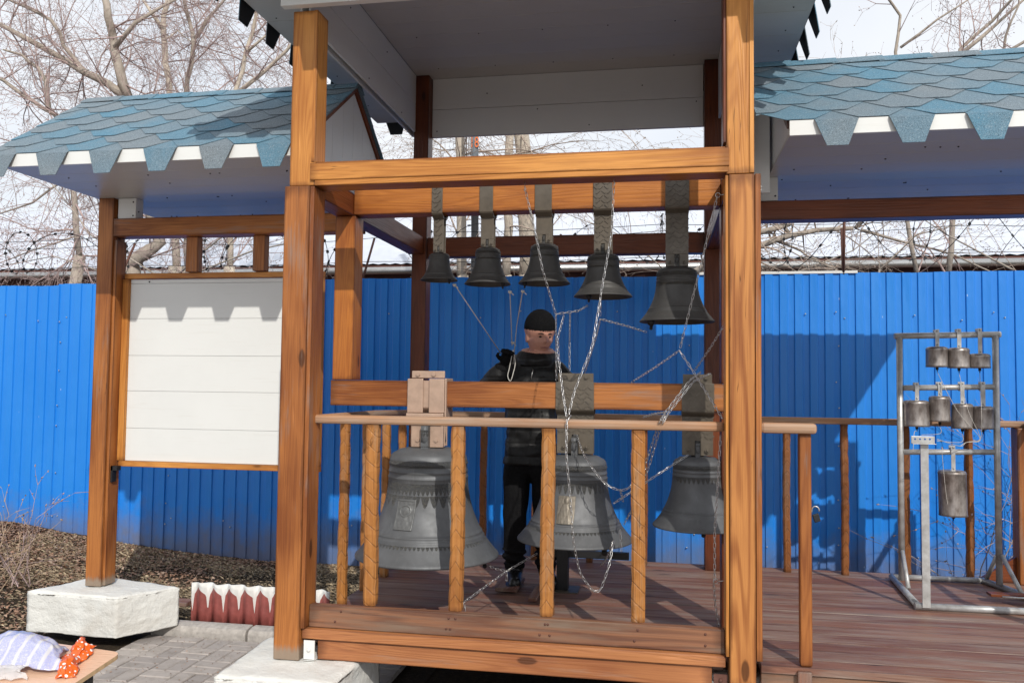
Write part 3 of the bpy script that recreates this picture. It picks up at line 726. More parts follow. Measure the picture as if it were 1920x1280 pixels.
def shelter(root, x0, x1, yr, zr, yf, yb, ze, phase, sx0, sx1, zs):
    rf, th = gable_shelter_roof(root, x0, x1, yr, zr, yf, yb, ze, phase, sx0-.01)
    # eave fascia strips, soffit boards
    for (ya, yb_) in ((yf-.002, yf+.014), (yb-.014, yb+.002)):
        MB().box(sx0, sx1, ya, yb_, zs-.006, ze+.004).build('fascia_board', M['white'], root, bevel=.002)
    n = 9; wd = (yb-yf-.03)/n
    for i in range(n):
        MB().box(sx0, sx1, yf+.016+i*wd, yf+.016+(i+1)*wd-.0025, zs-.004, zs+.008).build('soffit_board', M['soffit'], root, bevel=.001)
    # gable ends
    for gx_, sg in ((sx0+.0, -1), (sx1-.0, 1)):
        for k in range(10):
            ya = yf+.03+k*(yb-yf-.06)/10; yb2 = ya+(yb-yf-.06)/10-.003
            def hz(y): return min(zr-(abs(y-yr))*math.tan(th)-.05, zr)
            if min(hz(ya), hz(yb2)) < zs+.02: 
                continue
            MB().prism([(gx_, ya, zs+.01), (gx_, yb2, zs+.01), (gx_, yb2, hz(yb2)), (gx_, (ya+yb2)/2, hz((ya+yb2)/2)), (gx_, ya, hz(ya))], (.012*(-sg), 0, 0)).build('gable_board', M['white'], root)
    return rf

RY = 4.95; ZR = 3.135; YF, YB = 4.09, 5.81; ZE = 2.515; ZS = 2.452
# left notice board shelter
ls = thing('notice_board_shelter', 'blue shingled roof on one wooden post over a blank white notice board', 'shelter', (-3.6, 4.95, -.09))
shelter(ls, -3.82, -1.895, RY, ZR, YF, YB, ZE, -3.04-TW/2+.005, -3.70, -1.93, ZS)
timber('post', 'lower', -3.68, -3.568, 4.90, 5.03, -.09, ZS-.004, ls)
timber('post_cladding', 'lower', -3.567, -3.547, 4.915, 5.02, -.085, 2.17, ls, .003)
timber('beam', 'lower', -3.566, -1.86, 4.90, 5.02, 2.19, 2.31, ls)
MB().box(-3.55, -3.42, 4.92, 5.0, 2.312, ZS-.006).build('packing_block', M['white'], ls, bevel=.002)
for u in (357, 483):
    c = at(u, 480, 4.94); timber('strut', 'lower', c.x-.042, c.x+.042, 4.955, 5.015, 1.957, 2.188, ls, .003)
nb0, nb1, nbt, nbb = -3.533, -2.13, 1.955, .677
f = .036
timber('board_frame', 'var', nb0, nb1, 4.985, 5.035, nbt-f, nbt, ls, .003)
timber('board_frame', 'var', nb0, nb1, 4.985, 5.035, nbb, nbb+f, ls, .003)
timber('board_frame', 'var', -3.545, nb0+f, 4.986, 5.034, nbb+f+.001, nbt-f-.001, ls, .003)
timber('board_frame', 'var', nb1-f, nb1, 4.986, 5.034, nbb+f+.001, nbt-f-.001, ls, .003)
edges = [nbb+f+.002, .93, 1.175, 1.41, 1.655, nbt-f-.03, nbt-f-.002]
for a, c in zip(edges, edges[1:]):
    MB().box(nb0+f+.001, nb1-f-.001, 5.005, 5.018, a, c-.0016).build('notice_panel', M['white'], ls, bevel=.0012)
MB().box(nb0+f, nb1-f, 5.0185, 5.024, nbb+f+.003, nbt-f-.003).build('notice_backing', M['white'], ls)
MB().box(-3.545, -3.50, 4.93, 4.97, .655, .684).box(-3.546, -3.532, 4.93, 4.97, .58, .684).build('bracket', M['black'], ls)
# right roofed shelter
rs = thing('open_shelter', 'blue shingled roof over the open deck to the right of the tower', 'shelter', (1.4, 4.95, 0))
shelter(rs, .455, 2.40, RY, ZR-.01, YF, YB, ZE, .645, .60, 2.34, ZS)
timber('beam', 'dark', .44, 2.42, 4.90, 5.02, 2.20, 2.31, rs)
MB().box(.525, .655, 4.91, 5.0, 2.313, ZS-.005).build('packing_block', M['white'], rs, bevel=.002)
MB().box(.47, .585, 4.70, 4.72, 2.313, 2.80).build('gable_infill', M['white'], rs, bevel=.002)
MB().box(.445, .468, 4.60, 5.30, 2.313, 2.9).build('gable_infill', M['soffit'], rs, bevel=.002)
timber('post', 'dark', 2.30, 2.42, 4.90, 5.02, 0.0, 2.199, rs)

# ------------------------------------------------------------------ bell tower
tw = thing('bell_tower', 'varnished wooden bell tower frame with white soffit and blue shingle roof', 'bell tower', (-.72, 4.9, -.1))
# front posts
timber('post', 'lower', -1.856, -1.724, 3.85, 3.985, -.098, 2.222, tw)
timber('post', 'var', -1.838, -1.704, 3.862, 3.99, 2.225, 3.118, tw)
timber('post_cladding', 'lower', -1.722, -1.700, 3.853, 3.99, .055, 2.22, tw, .003)
timber('post', 'figured', .300, .412, 3.85, 3.985, -.098, 2.21, tw)
timber('post_cladding', 'var', .284, .298, 3.856, 3.99, .055, 2.208, tw, .003)
timber('post_cladding', 'lower', .414, .440, 3.853, 3.99, .045, 2.21, tw, .003)
timber('post', 'var', .290, .412, 3.855, 3.985, 2.213, 3.30, tw)
timber('post_cladding', 'dark', .276, .289, 3.86, 3.98, 2.36, 3.30, tw, .003)
timber('post_cladding', 'var', -1.722, -1.706, 3.856, 3.8615, 2.345, 3.117, tw, .0015)
timber('post_cladding', 'var', .392, .411, 3.849, 3.8545, 2.215, 3.30, tw, .0015)
# back posts
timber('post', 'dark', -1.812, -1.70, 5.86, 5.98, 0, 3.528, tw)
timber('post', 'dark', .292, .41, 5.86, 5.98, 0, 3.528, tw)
# front beam
timber('beam', 'amber', -1.722, .30, 3.87, 4.005, 2.226, 2.345, tw)
timber('beam_cladding', 'var', -1.724, .302, 3.848, 3.868, 2.249, 2.334, tw, .003)
timber('beam_cladding', 'var', -1.70, .296, 3.852, 3.869, 2.222, 2.249, tw, .003)
# side beams
for (x0, x1) in ((-1.83, -1.72), (.305, .41)):
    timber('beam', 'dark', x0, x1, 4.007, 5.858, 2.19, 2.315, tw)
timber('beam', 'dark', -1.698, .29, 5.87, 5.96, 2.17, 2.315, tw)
# bell beams
timber('bell_beam', 'amber', -1.718, .303, 4.44, 4.56, 2.195, 2.405, tw, .004)
timber('bell_beam', 'lower', -1.835, .40, 4.44, 4.56, 1.118, 1.26, tw, .004)
timber('inner_post', 'amber', -1.825, -1.705, 4.435, 4.565, 1.262, 2.188, tw)
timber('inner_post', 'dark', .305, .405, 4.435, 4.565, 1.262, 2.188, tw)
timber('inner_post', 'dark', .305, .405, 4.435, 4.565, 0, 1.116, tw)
# white fascias and ceiling
MB().box(-1.88, .46, 3.80, 3.845, 3.122, 3.50).build('fascia_board', M['white'], tw, bevel=.003)
for z0, z1 in ((3.105, 3.31), (3.313, 3.528)):
    MB().box(-1.815, -1.80, 3.99, 5.858, z0, z1).build('fascia_board', M['white'], tw, bevel=.002)
    MB().box(.385, .40, 3.99, 5.858, z0, z1).build('fascia_board', M['white'], tw, bevel=.002)
    MB().box(-1.697, .288, 5.95, 5.965, z0-.018, z1+(.0 if z1 > 3.4 else -.018)).build('fascia_board', M['white'], tw, bevel=.002)
for k in range(10):
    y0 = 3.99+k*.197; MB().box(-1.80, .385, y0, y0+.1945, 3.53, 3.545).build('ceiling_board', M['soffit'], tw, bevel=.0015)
# overhang soffits
EXL, EXR, EYB, EYF, SZ = -2.225, .800, 6.22, 3.40, 3.30
for k in range(9):
    y0 = EYF+k*(EYB-EYF)/9; y1 = y0+(EYB-EYF)/9-.003
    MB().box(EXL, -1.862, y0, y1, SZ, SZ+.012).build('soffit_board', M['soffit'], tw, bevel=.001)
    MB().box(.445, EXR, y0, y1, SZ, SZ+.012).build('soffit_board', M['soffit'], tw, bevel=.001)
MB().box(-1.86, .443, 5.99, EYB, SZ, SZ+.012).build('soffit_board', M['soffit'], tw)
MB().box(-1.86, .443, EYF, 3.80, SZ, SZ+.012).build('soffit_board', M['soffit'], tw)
for x0 in (-1.862, .425): MB().box(x0, x0+.014, 3.99, 5.99, 3.105, SZ+.05).build('fascia_board', M['white'], tw, bevel=.002)
MB().box(-1.845, .42, 5.983, 5.995, 3.09, SZ+.05).build('fascia_board', M['white'], tw, bevel=.002)
# hip roof
cx, cy, hz_ = (EXL+EXR)/2, (EYB+EYF)/2, 1.15
c4 = [(EXL-.01, EYF-.01, SZ+.02), (EXR+.01, EYF-.01, SZ+.02), (EXR+.01, EYB+.01, SZ+.02), (EXL-.01, EYB+.01, SZ+.02)]
rd1, rd2 = (cx, cy-.6, SZ+hz_), (cx, cy+.6, SZ+hz_)
c4b = [(x, y, z+.05) for x, y, z in c4]
hip = MB().add(c4+c4b+[rd1, rd2], [(0, 1, 5, 4), (1, 2, 6, 5), (2, 3, 7, 6), (3, 0, 4, 7), (4, 5, 8), (5, 6, 9, 8), (6, 7, 9), (7, 4, 8, 9)]).build('roof', M['shingle'], tw)
hm2 = hangmesh(R(32), .16, flare=.035)
for side, (a, c, rz_) in enumerate((((EXL-.01, EYB), (EXL-.01, EYF), -90), ((EXR+.01, EYF), (EXR+.01, EYB), 90), ((EXR, EYB+.01), (EXL, EYB+.01), 180), ((EXL, EYF-.01), (EXR, EYF-.01), 0))):
    n = int(math.hypot(c[0]-a[0], c[1]-a[1])/TW)
    for i in range(n+1):
        t = (i+.45)/(n+.9); o = bpy.data.objects.new('eave_shingle', hm2); COL.objects.link(o); o.parent = hip
        o.location = Vector((a[0]+(c[0]-a[0])*t, a[1]+(c[1]-a[1])*t, SZ+.073))-wloc(hip)
        o.rotation_euler = (Matrix.Rotation(R(rz_), 4, 'Z') @ Matrix.Rotation(R(32), 4, 'X')).to_euler()

def screws(parent, pts, r=.0055):
    b = MB()
    for p in pts: b.ball(p, r, 6)
    b.build('screw_heads', M['black'], parent, kind='stuff', recalc=False)
for root, xa, xb in ((ls, -3.66, -2.0), (rs, .66, 2.25)):
    rg = random.Random(int(xb*7)); P = []
    for k in range(26): P.append((xa+(xb-xa)*rg.random(), YF+.1+.19*rg.randint(0, 8)+rg.uniform(-.02, .02), ZS-.004))
    screws(root, P)
screws(ls, [(-3.44, 4.92, 2.33), (-3.44, 4.92, 2.42), (-3.42, 4.95, 2.36), (-3.36, 5.004, 1.90), (-2.2, 5.004, 1.90)])
screws(rs, [(.54, 4.91, 2.34), (.64, 4.91, 2.34), (.655, 4.94, 2.34)])
screws(tw, [(-1.80, 4.2+.33*i, 3.14+.3*(i % 2)) for i in range(5)]+[(-1.66+.38*i, 5.95, 3.13+.27*((i*2) % 3)/2) for i in range(6)]+[(-1.6+.42*i, 4.1+.55*j, 3.53) for i in range(5) for j in range(4)]+[(-2.15, 3.7+.3*i, 3.3) for i in range(8)]+[(.7, 3.7+.3*i, 3.3) for i in range(8)], .005)

# ------------------------------------------------------------------ deck
dk = thing('wooden_deck', 'raised reddish board deck with log rails and carved balusters under the tower', 'deck', (0, 5, -.4))
y = 3.955; i = 0
while y < 6.06:
    wd = .142 if i else .12
    MB().box(-1.80 if y > 3.99 else .445, 2.46, y, min(y+wd-.0025, 6.08), -.035, rnd.uniform(-.0015, .0015)).build('plank', wm('deck', 0), dk, bevel=.002)
    y += wd; i += 1
timber('plank', 'deck', -1.698, .28, 3.945, 3.988, -.035, 0, dk)
timber('toe_board', 'toe', -1.697, .282, 3.90, 3.942, .052, .16, dk)
timber('trim_board', 'rimb', -1.72, .283, 3.872, 3.925, 0.002, .050, dk)
timber('rim_board', 'rimb', -1.645, .225, 3.89, 3.93, -.097, -.001, dk)
timber('rim_board', 'toe', .445, 2.46, 3.965, 4.0, -.13, -.037, dk)
timber('batten', 'deck', .60, .66, 3.93, 3.953, -.30, -.012, dk)
timber('rim_board', 'toe', -1.80, -1.765, 4.0, 6.06, -.15, -.037, dk)
for yy in (4.3, 5.0, 5.7): timber('joist', 'toe', -1.76, 2.42, yy, yy+.06, -.15, -.037, dk, 0)
for (x0, x1, yy, z) in ((-1.70, 2.36, 5.95, 1.022), (-1.745, .285, 3.955, 1.063)):
    n = 14; pts = [(x0+(x1-x0)*i/n, yy+.004*math.sin(i*1.3), z+.005*math.sin(i*.9)) for i in range(n+1)]
    rr = [.0255+.0015*math.sin(i*2.1) for i in range(n+1)]
    o = timber('handrail', 'rail', x0, x1, yy-.026, yy+.026, z-.022, z+.022, dk, .013)
MB().tube([(-1.755, 3.99, 1.055), (-1.76, 5.0, 1.05), (-1.745, 5.86, 1.03)], .025, 12).build('handrail', wm('rail', 1), dk)
MB().tube([(2.33, 5.9, 1.02), (2.36, 5.0, 1.03), (2.38, 4.0, 1.04)], .025, 12).build('handrail', wm('rail', 1), dk)
timber('handrail', 'rail', .443, .69, 3.93, 3.985, 1.038, 1.086, dk, .016)
def baluster(x, y, z0, z1, h=.026, name='baluster', mat=None, ph=0):
    b = MB(); n = int((z1-z0)/.038); vs = []; per = 8
    for i in range(n+1):
        z = z0+(z1-z0)*i/n; ring = []
        for j, (sx, sy) in enumerate(((-1, -.62), (-.62, -1), (.62, -1), (1, -.62), (1, .62), (.62, 1), (-.62, 1), (-1, .62))):
            notch = .003 if (i+j//2*2+ph) % 4 == 0 else 0
            ring.append((x+sx*(h-notch)+.002*math.sin(z*7+x*9), y+sy*(h-notch), z))
        vs += ring
    fs = [(i*per+j, i*per+(j+1) % per, (i+1)*per+(j+1) % per, (i+1)*per+j) for i in range(n) for j in range(per)]+[tuple(reversed(range(per))), tuple(n*per+j for j in range(per))]
    b.add(vs, fs); return b.build(name, mat or wm('bal', 2), dk)
for i, (x, y, z0, z1) in enumerate([(-1.405, 3.957, .162, 1.04), (-.97, 3.957, .162, 1.04), (-.53, 3.957, .162, 1.04), (-.105, 3.957, .162, 1.04)]): baluster(x, y, z0, z1, .032, ph=i)
for i, yy in enumerate((4.49, 4.85, 5.21, 5.55)): baluster(-1.76, yy, 0, 1.03, .026, ph=i)
for i, xx in enumerate((-1.27, -.89, -.50, -.117, .84, 1.215, 1.60, 1.99)):
    baluster(xx, 5.95, 0, 1.0, .024, ph=i % 2, mat=wm('balback', 2))
timber('gate_post', 'lower', .615, .668, 3.96, 4.01, 0.002, 1.04, dk, .008)
timber('corner_post', 'lower', 2.26, 2.38, 5.88, 5.99, 0, 1.0, dk, .008)
MB().prism([(2.02, 5.93, .001), (2.26, 5.93, .001), (2.26, 5.93, .17)], (0, .03, 0)).build('knee_block', wm('dark', 0), dk)
for i in range(3): timber('side_post', 'toe', 2.33, 2.39, 4.05+.6*i, 4.11+.6*i, 0, 1.01, dk, .004)

b = MB()
for xx in (-1.55, -1.0, -.97, -.55, -.5, -.1, .2):
    for zz in (.135, .085): b.ball((xx+rnd.uniform(-.02, .02), 3.9, zz), .006, 6)
b.build('nail_heads', M['rust'], dk, kind='stuff', recalc=False)

# padlock
c = at(1527, 965, 3.99)
pl = thing('padlock', 'open old padlock hanging on the short gate post', 'padlock', (c.x, 3.985, c.z))
pts = [(c.x+.012+.016*math.cos(a)-.008, 3.985, c.z+.022+.018*math.sin(a)) for a in np.linspace(-.3, math.pi+.2, 10)]+[(c.x-.02, 3.985, c.z+.002)]
MB().tube(pts, .003, 6).build('shackle', M['steel'], pl)
MB().obox((c.x+.008, 3.985, c.z-.012), (Vector((.95, 0, .3)).normalized(), Y_, Vector((-.3, 0, .95)).normalized()), .014, .007, .018).build('lock_body', M['black'], pl, bevel=.003)

# ------------------------------------------------------------------ concrete blocks
def block(name, label, corners, zt, zb, seed):
    bm = bmesh.new(); vs = [bm.verts.new((x, y, z)) for z in (zb, zt) for x, y in corners]
    for f_ in ((3, 2, 1, 0), (4, 5, 6, 7), (0, 1, 5, 4), (1, 2, 6, 5), (2, 3, 7, 6), (3, 0, 4, 7)): bm.faces.new([vs[i] for i in f_])
    bmesh.ops.subdivide_edges(bm, edges=bm.edges, cuts=26, use_grid_fill=True)
    bmesh.ops.recalc_face_normals(bm, faces=bm.faces)
    cx = sum(c[0] for c in corners)/4; cy = sum(c[1] for c in corners)/4
    bm.normal_update()
    for v in bm.verts:
        p = v.co; q = Vector((p.x*6+seed, p.y*6, p.z*9)); d = .007*mnoise.noise(q)+.0035*mnoise.noise(q*4)
        v.co = p+v.normal*(d-.004)
        # worn corners
        e = (abs(p.z-zt) < .012)
        if e and v.normal.z < .9: v.co.z -= .012+.01*mnoise.noise(q*2)
        if v.normal.z > .9: v.co.z = min(v.co.z, zt+.0)
    for v in bm.verts: v.co -= Vector((cx, cy, zb))
    me = bpy.data.meshes.new(name); bm.to_mesh(me); bm.free(); me.materials.append(M['plaster'])
    for p in me.polygons: p.use_smooth = True
    o = bpy.data.objects.new(name, me); COL.objects.link(o); o.location = (cx, cy, zb)
    return tag(o, label, 'concrete block')
block('concrete_block', 'whitewashed concrete block carrying the notice board post', [(-3.95, 4.72), (-3.30, 4.69), (-3.085, 5.03), (-3.80, 5.19)], -.088, -.345, 1)
block('concrete_block', 'whitewashed concrete block under the tower left front post', [(-2.03, 3.60), (-1.45, 3.60), (-1.43, 4.2), (-2.05, 4.2)], -.098, -.40, 5)
block('concrete_block', 'whitewashed concrete block under the tower right front post', [(.12, 3.65), (.62, 3.65), (.62, 4.2), (.12, 4.2)], -.098, -.42, 9)
for (x0, x1, y0, y1) in ((-1.9, -1.5, 5.6, 6.1), (.1, .6, 5.6, 6.1), (2.0, 2.45, 5.6, 6.1), (2.0, 2.45, 4.0, 4.5)):
    MB().box(x0, x1, y0, y1, -.45, -.152).build('deck_footing', M['plaster'], dk)
b = MB().box(-1.703, -1.648, 3.86, 3.866, -.094, -.001).box(-1.703, -1.648, 3.86, 3.93, -.0975, -.091); b.ball((-1.676, 3.858, -.045), .010, 8)
b.build('angle_bracket', M['limewash'], tw)
b = MB().box(.232, .292, 3.878, 3.886, -.095, -.03); b.ball((.262, 3.875, -.055), .009, 8); b.build('angle_bracket', M['rust'], tw)

# ------------------------------------------------------------------ slate edging
se = thing('slate_edging', 'wavy edging sheet painted maroon with white pointed tops', 'edging', (-2.7, 5.37, -.43))
b = MB(); NX = 190; xa, xb = -3.20, -2.19; zt_, zb_ = -.145, -.44; prd = .114
def wave(x): return .019*math.sin(2*math.pi*(x-xa)/prd)
# white crown split from maroon pickets by geometry: rows follow the painted edge
def paint_edge(x):
    t = ((x-xa)/prd-.05) % 1.0; d = abs(t-.5)*2      # d=0 centre of picket, 1 joint
    z = -.172-.055*min(1, d/.84)
    if d > .84: z = -.227-.12*(d-.84)/.16
    return z
vs = []
for i in range(NX+1):
    x = xa+(xb-xa)*i/NX; e = paint_edge(x); top = zt_+.004*math.sin(x*30)-.012*(x-xa)
    for z in (top, (top+e)/2, e, (e+zb_)/2, zb_): vs.append((x, 5.37+wave(x)+.02*(x+2.7), z))
fs = []; mi = []
for i in range(NX):
    for r in range(4): fs.append((i*5+r, (i+1)*5+r, (i+1)*5+r+1, i*5+r+1)); mi.append(0 if r < 2 else 1)
b.v = vs; b.f = fs; b.mi = mi; b.sm = [True]*len(fs)
o = b.build('edging_sheet', [M['limewash'], M['maroon']], se, recalc=False)
sm = o.modifiers.new('thick', 'SOLIDIFY'); sm.thickness = .007
MB().box(-3.75, -3.20, 5.30, 5.42, -.30, -.275).build('edging_plank', wm('deck', 0), se, bevel=.003)

# ------------------------------------------------------------------ leaves, grass
def scatter(name, n, fn, size, mat, label_kind='stuff', blade=False, seed=1):
    rg = np.random.RandomState(seed); V = []; F = []
    pts = fn(rg, n)
    k = len(pts); base = np.zeros((k, 4, 3))
    a = rg.rand(k)*2*np.pi; s = size[0]+(size[1]-size[0])*rg.rand(k)
    if blade:
        dx = np.cos(a)*s*.8; dy = np.sin(a)*s*.8; wv = .0011+.0008*rg.rand(k); h = s*(.02+.35*rg.rand(k)**2)
        px_, py_ = -np.sin(a)*wv, np.cos(a)*wv
        base[:, 0] = pts+np.stack([px_, py_, 0*a], 1); base[:, 1] = pts-np.stack([px_, py_, 0*a], 1)
        base[:, 2] = pts+np.stack([dx*.5-px_, dy*.5-py_, h], 1); base[:, 3] = pts+np.stack([dx, dy, h*.7], 1)
    else:
        u = np.stack([np.cos(a), np.sin(a), .7*(rg.rand(k)-.5)], 1); v = np.stack([-np.sin(a), np.cos(a), .9*(rg.rand(k)-.5)], 1)
        base[:, 0] = pts-u*s[:, None]; base[:, 1] = pts-v*s[:, None]*.55+np.array([0, 0, .004]); base[:, 2] = pts+u*s[:, None]; base[:, 3] = pts+v*s[:, None]*.55+np.stack([0*a, 0*a, s*.5*rg.rand(k)], 1)
    VV = base.reshape(-1, 3); FF = np.array([[0, 1, 2], [0, 2, 3]])[None]+(np.arange(k)*4)[:, None, None]; FF = FF.reshape(-1, 3)
    me = bpy.data.meshes.new(name); me.vertices.add(len(VV)); me.vertices.foreach_set('co', VV.ravel()); me.loops.add(FF.size); me.polygons.add(len(FF))
    me.loops.foreach_set('vertex_index', FF.ravel().astype(np.int32)); me.polygons.foreach_set('loop_start', np.arange(0, FF.size, 3, dtype=np.int32)); me.polygons.foreach_set('loop_total', np.full(len(FF), 3, dtype=np.int32))
    me.update(calc_edges=True); me.materials.append(mat)
    o = bpy.data.objects.new(name, me); COL.objects.link(o); o['kind'] = 'stuff'; return o
def area(x0, x1, y0, y1, bias=None, lift=.004):
    def fn(rg, n):
        out_ = []
        while len(out_) < n:
            x = x0+(x1-x0)*rg.rand(); y = y0+(y1-y0)*rg.rand()
            if bias and rg.rand() > bias(x, y): continue
            out_.append((x, y, gz(x, y)+lift+.01*rg.rand()))
        return np.array(out_)
    return fn
cl = lambda x: max(0, min(1, x))
scatter('fallen_leaves', 42000, area(-8.5, -1.9, 5.1, 6.85, lambda x, y: cl(.15+(-3.3-x)*.5+(y-6.3)*.6+.4*mnoise.noise(Vector((x*2, y*2, 0))))), (.006, .022), M['leaf'], seed=2)
scatter('fallen_leaves', 5000, area(-6.5, -3.9, 3.4, 5.2, lambda x, y: .6), (.008, .022), M['leaf'], seed=3)
scatter('dry_grass', 34000, area(-5.5, -1.85, 5.42, 6.85, lambda x, y: cl(.5+1.2*mnoise.noise(Vector((x*1.7, y*3, 4))))), (.015, .05), M['grass'], blade=True, seed=4)
scatter('dry_grass', 14000, area(-7.5, -3.9, 3.6, 6.2, lambda x, y: cl(.35+1.0*mnoise.noise(Vector((x*2, y*2, 9))))), (.02, .06), M['grass'], blade=True, seed=5)
scatter('soil_crumbs', 2600, area(-3.35, -1.9, 5.12, 5.36, None, .0), (.004, .010), M['leaf'], seed=6)
scatter('joint_litter', 500, lambda rg, n: np.stack([-3.25+1.5*rg.rand(n), 3.5+1.5*rg.rand(n), np.full(n, -.397)], 1), (.003, .008), M['leaf'], seed=7)

# shrubs
def shrub(name, label, base, n, L, r, seed, mat='twig2', lean=(0, 0, 1), depth=2):
    rg = random.Random(seed); S = []
    for i in range(n):
        d = (Vector(lean)+Vector((rg.gauss(0, .45), rg.gauss(0, .4), 0))).normalized()
        grow(S, Vector(base)+Vector((rg.gauss(0, .06), rg.gauss(0, .05), 0)), d, L*rg.uniform(.6, 1.1), r, depth, rg, .35, .6)
    root = thing(name, label, 'shrub', base)
    segs_to_mesh('stems', [s[0] for s in S], [s[1] for s in S], [s[2] for s in S], [s[3] for s in S], 5, M[mat], root)
M['straw'] = simple('straw_stem', (.42, .31, .21), .8, nscale=6, namt=.3)
shrub('rose_bush', 'dry leafless bush at the left edge before the fence', (-4.75, 5.2, gz(-4.75, 5.2)), 13, .62, .0045, 5, 'straw')
p_ = atz(28, 1090, -.28)
shrub('rose_bush', 'reddish thorny bush with arching twigs at the far left before the blue fence', (p_.x, p_.y, gz(p_.x, p_.y)), 9, .50, .0055, 15, 'twig')
shrub('rose_bush', 'bare thorny twigs behind the corner post at the right edge', (2.75, 6.45, -.33), 9, 1.25, .006, 8, 'twig')
shrub('rose_bush', 'thin bare sprigs behind the bell stand', (2.2, 6.5, -.33), 3, 1.15, .005, 12, 'twig2', depth=1)

# ------------------------------------------------------------------ bells
BP = [(.0, 1.0), (.12, 1.0), (.30, .997), (.41, .985), (.455, .965), (.50, .95), (.53, .925), (.54, .895), (.545, .87), (.553, .866), (.553, .855), (.543, .85), (.545, .80), (.553, .796), (.553, .785), (.546, .78), (.552, .745), (.561, .741), (.561, .73), (.554, .725),
      (.560, .66), (.575, .58), (.60, .50), (.635, .42), (.682, .34), (.735, .265), (.752, .245), (.764, .242), (.770, .232), (.765, .226), (.785, .208), (.797, .2), (.795, .192), (.83, .158), (.88, .115), (.935, .07), (.975, .038), (.990, .03), (1.0, .018), (1.0, .006), (.985, 0), (.95, .0), (.90, .03), (.84, .10), (.73, .19), (.62, .32), (.55, .5), (.50, .7), (.48, .85), (.40, .93), (.0, .95)]
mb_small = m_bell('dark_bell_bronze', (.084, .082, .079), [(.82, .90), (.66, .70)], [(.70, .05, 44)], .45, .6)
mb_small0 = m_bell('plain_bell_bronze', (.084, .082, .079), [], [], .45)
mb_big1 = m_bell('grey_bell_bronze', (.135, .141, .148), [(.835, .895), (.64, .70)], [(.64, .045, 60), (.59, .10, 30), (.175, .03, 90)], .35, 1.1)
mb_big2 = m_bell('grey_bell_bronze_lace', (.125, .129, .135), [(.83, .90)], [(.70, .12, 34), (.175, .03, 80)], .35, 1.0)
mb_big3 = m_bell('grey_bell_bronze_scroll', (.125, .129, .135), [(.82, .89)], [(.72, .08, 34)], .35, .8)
def bell(label, x, y, zt, zb, rad, mat, strap, sw, ztop, beamz, group, clap, nseg=72, tread=True, smat='taupe'):
    root = thing('church_bell', label, 'bell', (x, y, zb), group)
    H = zt-zb
    b = MB().lathe([(max(r*rad, .0005), z*H) for r, z in BP], nseg, (x, y, zb)); b.build('bell_body', mat, root, recalc=True)
    # crown loops
    cb = MB(); s = rad*.16
    for dx in (-1, 1):
        cb.tube([(x+dx*.25*s, y, zt-.004), (x+dx*1.3*s, y, zt+.7*s), (x+dx*1.2*s, y, zt+1.7*s), (x, y, zt+2.1*s)], s*.3, 6)
    for dy in (-1, 1):
        cb.tube([(x, y+dy*.25*s, zt-.004), (x, y+dy*1.5*s, zt+.8*s), (x, y+dy*1.3*s, zt+1.8*s), (x, y, zt+2.1*s)], s*.32, 6)
    cb.box(x-s*.32, x+s*.32, y-s*1.5, y+s*1.5, zt-.002, zt+2.0*s)
    cb.build('crown', mat, root)
    # strap: front plate, fold under the beam, hanging plate
    z0, z1 = beamz; hw = sw/2; st = MB(); T = .006
    st.box(x-hw, x+hw, 4.44-T-.001, 4.439, z0-.004, ztop); st.box(x-hw, x+hw, 4.561, 4.561+T, z0-.004, ztop)
    st.prism([(x-hw, 4.44-T-.001, z0-.004), (x-hw, 4.44, z0-.012), (x-hw, 4.47, z0-.03), (x-hw, 4.482, z0-.03), (x-hw, 4.46, z0-.004)], (sw, 0, 0))
    st.prism([(x-hw, 4.567, z0-.004), (x-hw, 4.56, z0-.012), (x-hw, 4.53, z0-.03), (x-hw, 4.518, z0-.03), (x-hw, 4.54, z0-.004)], (sw, 0, 0))
    hw2 = hw*.96
    for ya in (4.474, 4.520):
        slot = s*.36
        st.box(x-hw2, x+hw2, ya, ya+T, zt+2.2*s, z0-.012); st.box(x-hw2, x-slot, ya, ya+T, zt+.15*s, zt+2.2*s); st.box(x+slot, x+hw2, ya, ya+T, zt+.15*s, zt+2.2*s)
    stp = st.build('hanger_strap', M[smat], root, bevel=.0015)
    if tread:
        tb = MB(); k = 0
        for (za, zb2, yy) in ((z0+.0, ztop-.008, 4.4318), (zt+2.4*s, z0-.03, 4.4728)):
            z = za+.012; r = 0
            while z < zb2:
                c0 = -hw+.012+(.0145 if r % 2 else 0); q = 0
                while c0 < hw-.008:
                    sg = 1 if (r+q) % 2 else -1; ax = (Vector((.75, 0, .66*sg)).normalized(), Y_, Vector((-.66*sg, 0, .75)).normalized())
                    tb.obox((x+c0, yy, z), ax, .0125, .0032, .0036); c0 += .029; q += 1
                z += .025; r += 1
        tb.build('tread_pattern', M[smat], stp, kind='stuff', bevel=0, recalc=False)
    for dx in (-.62, .62):
        MB().tube([(x+dx*hw2, 4.462, zt+.85*s), (x+dx*hw2, 4.474, zt+.85*s)], min(.012, s*.35), 6, smooth=False).ball((x+dx*hw2, 4.462, zt+.85*s), min(.007, s*.2), 8).build('bolt', M[smat], root)
    # clapper
    cx_, cz_, cr = clap; cz_ = max(cz_, zb+cr*.1); cr *= .8
    cl_ = MB().tube([(x, y, zt-.06*H), (x+cx_*.9, y-.02, cz_+cr*1.2), (x+cx_, y-.02, cz_-cr*1.3)], [cr*.3, cr*.35, cr*.4], 8)
    cl_.ball((x+cx_, y-.02, cz_), cr, 12, sc=(1, 1, 1.05)); cl_.ball((x+cx_, y-.02, cz_-cr*1.6), cr*.42, 8)
    cl_.build('clapper', M['black'], root)
    return root
GS, GB = 'small bells hung from the upper beam', 'large bells hung from the middle beam'
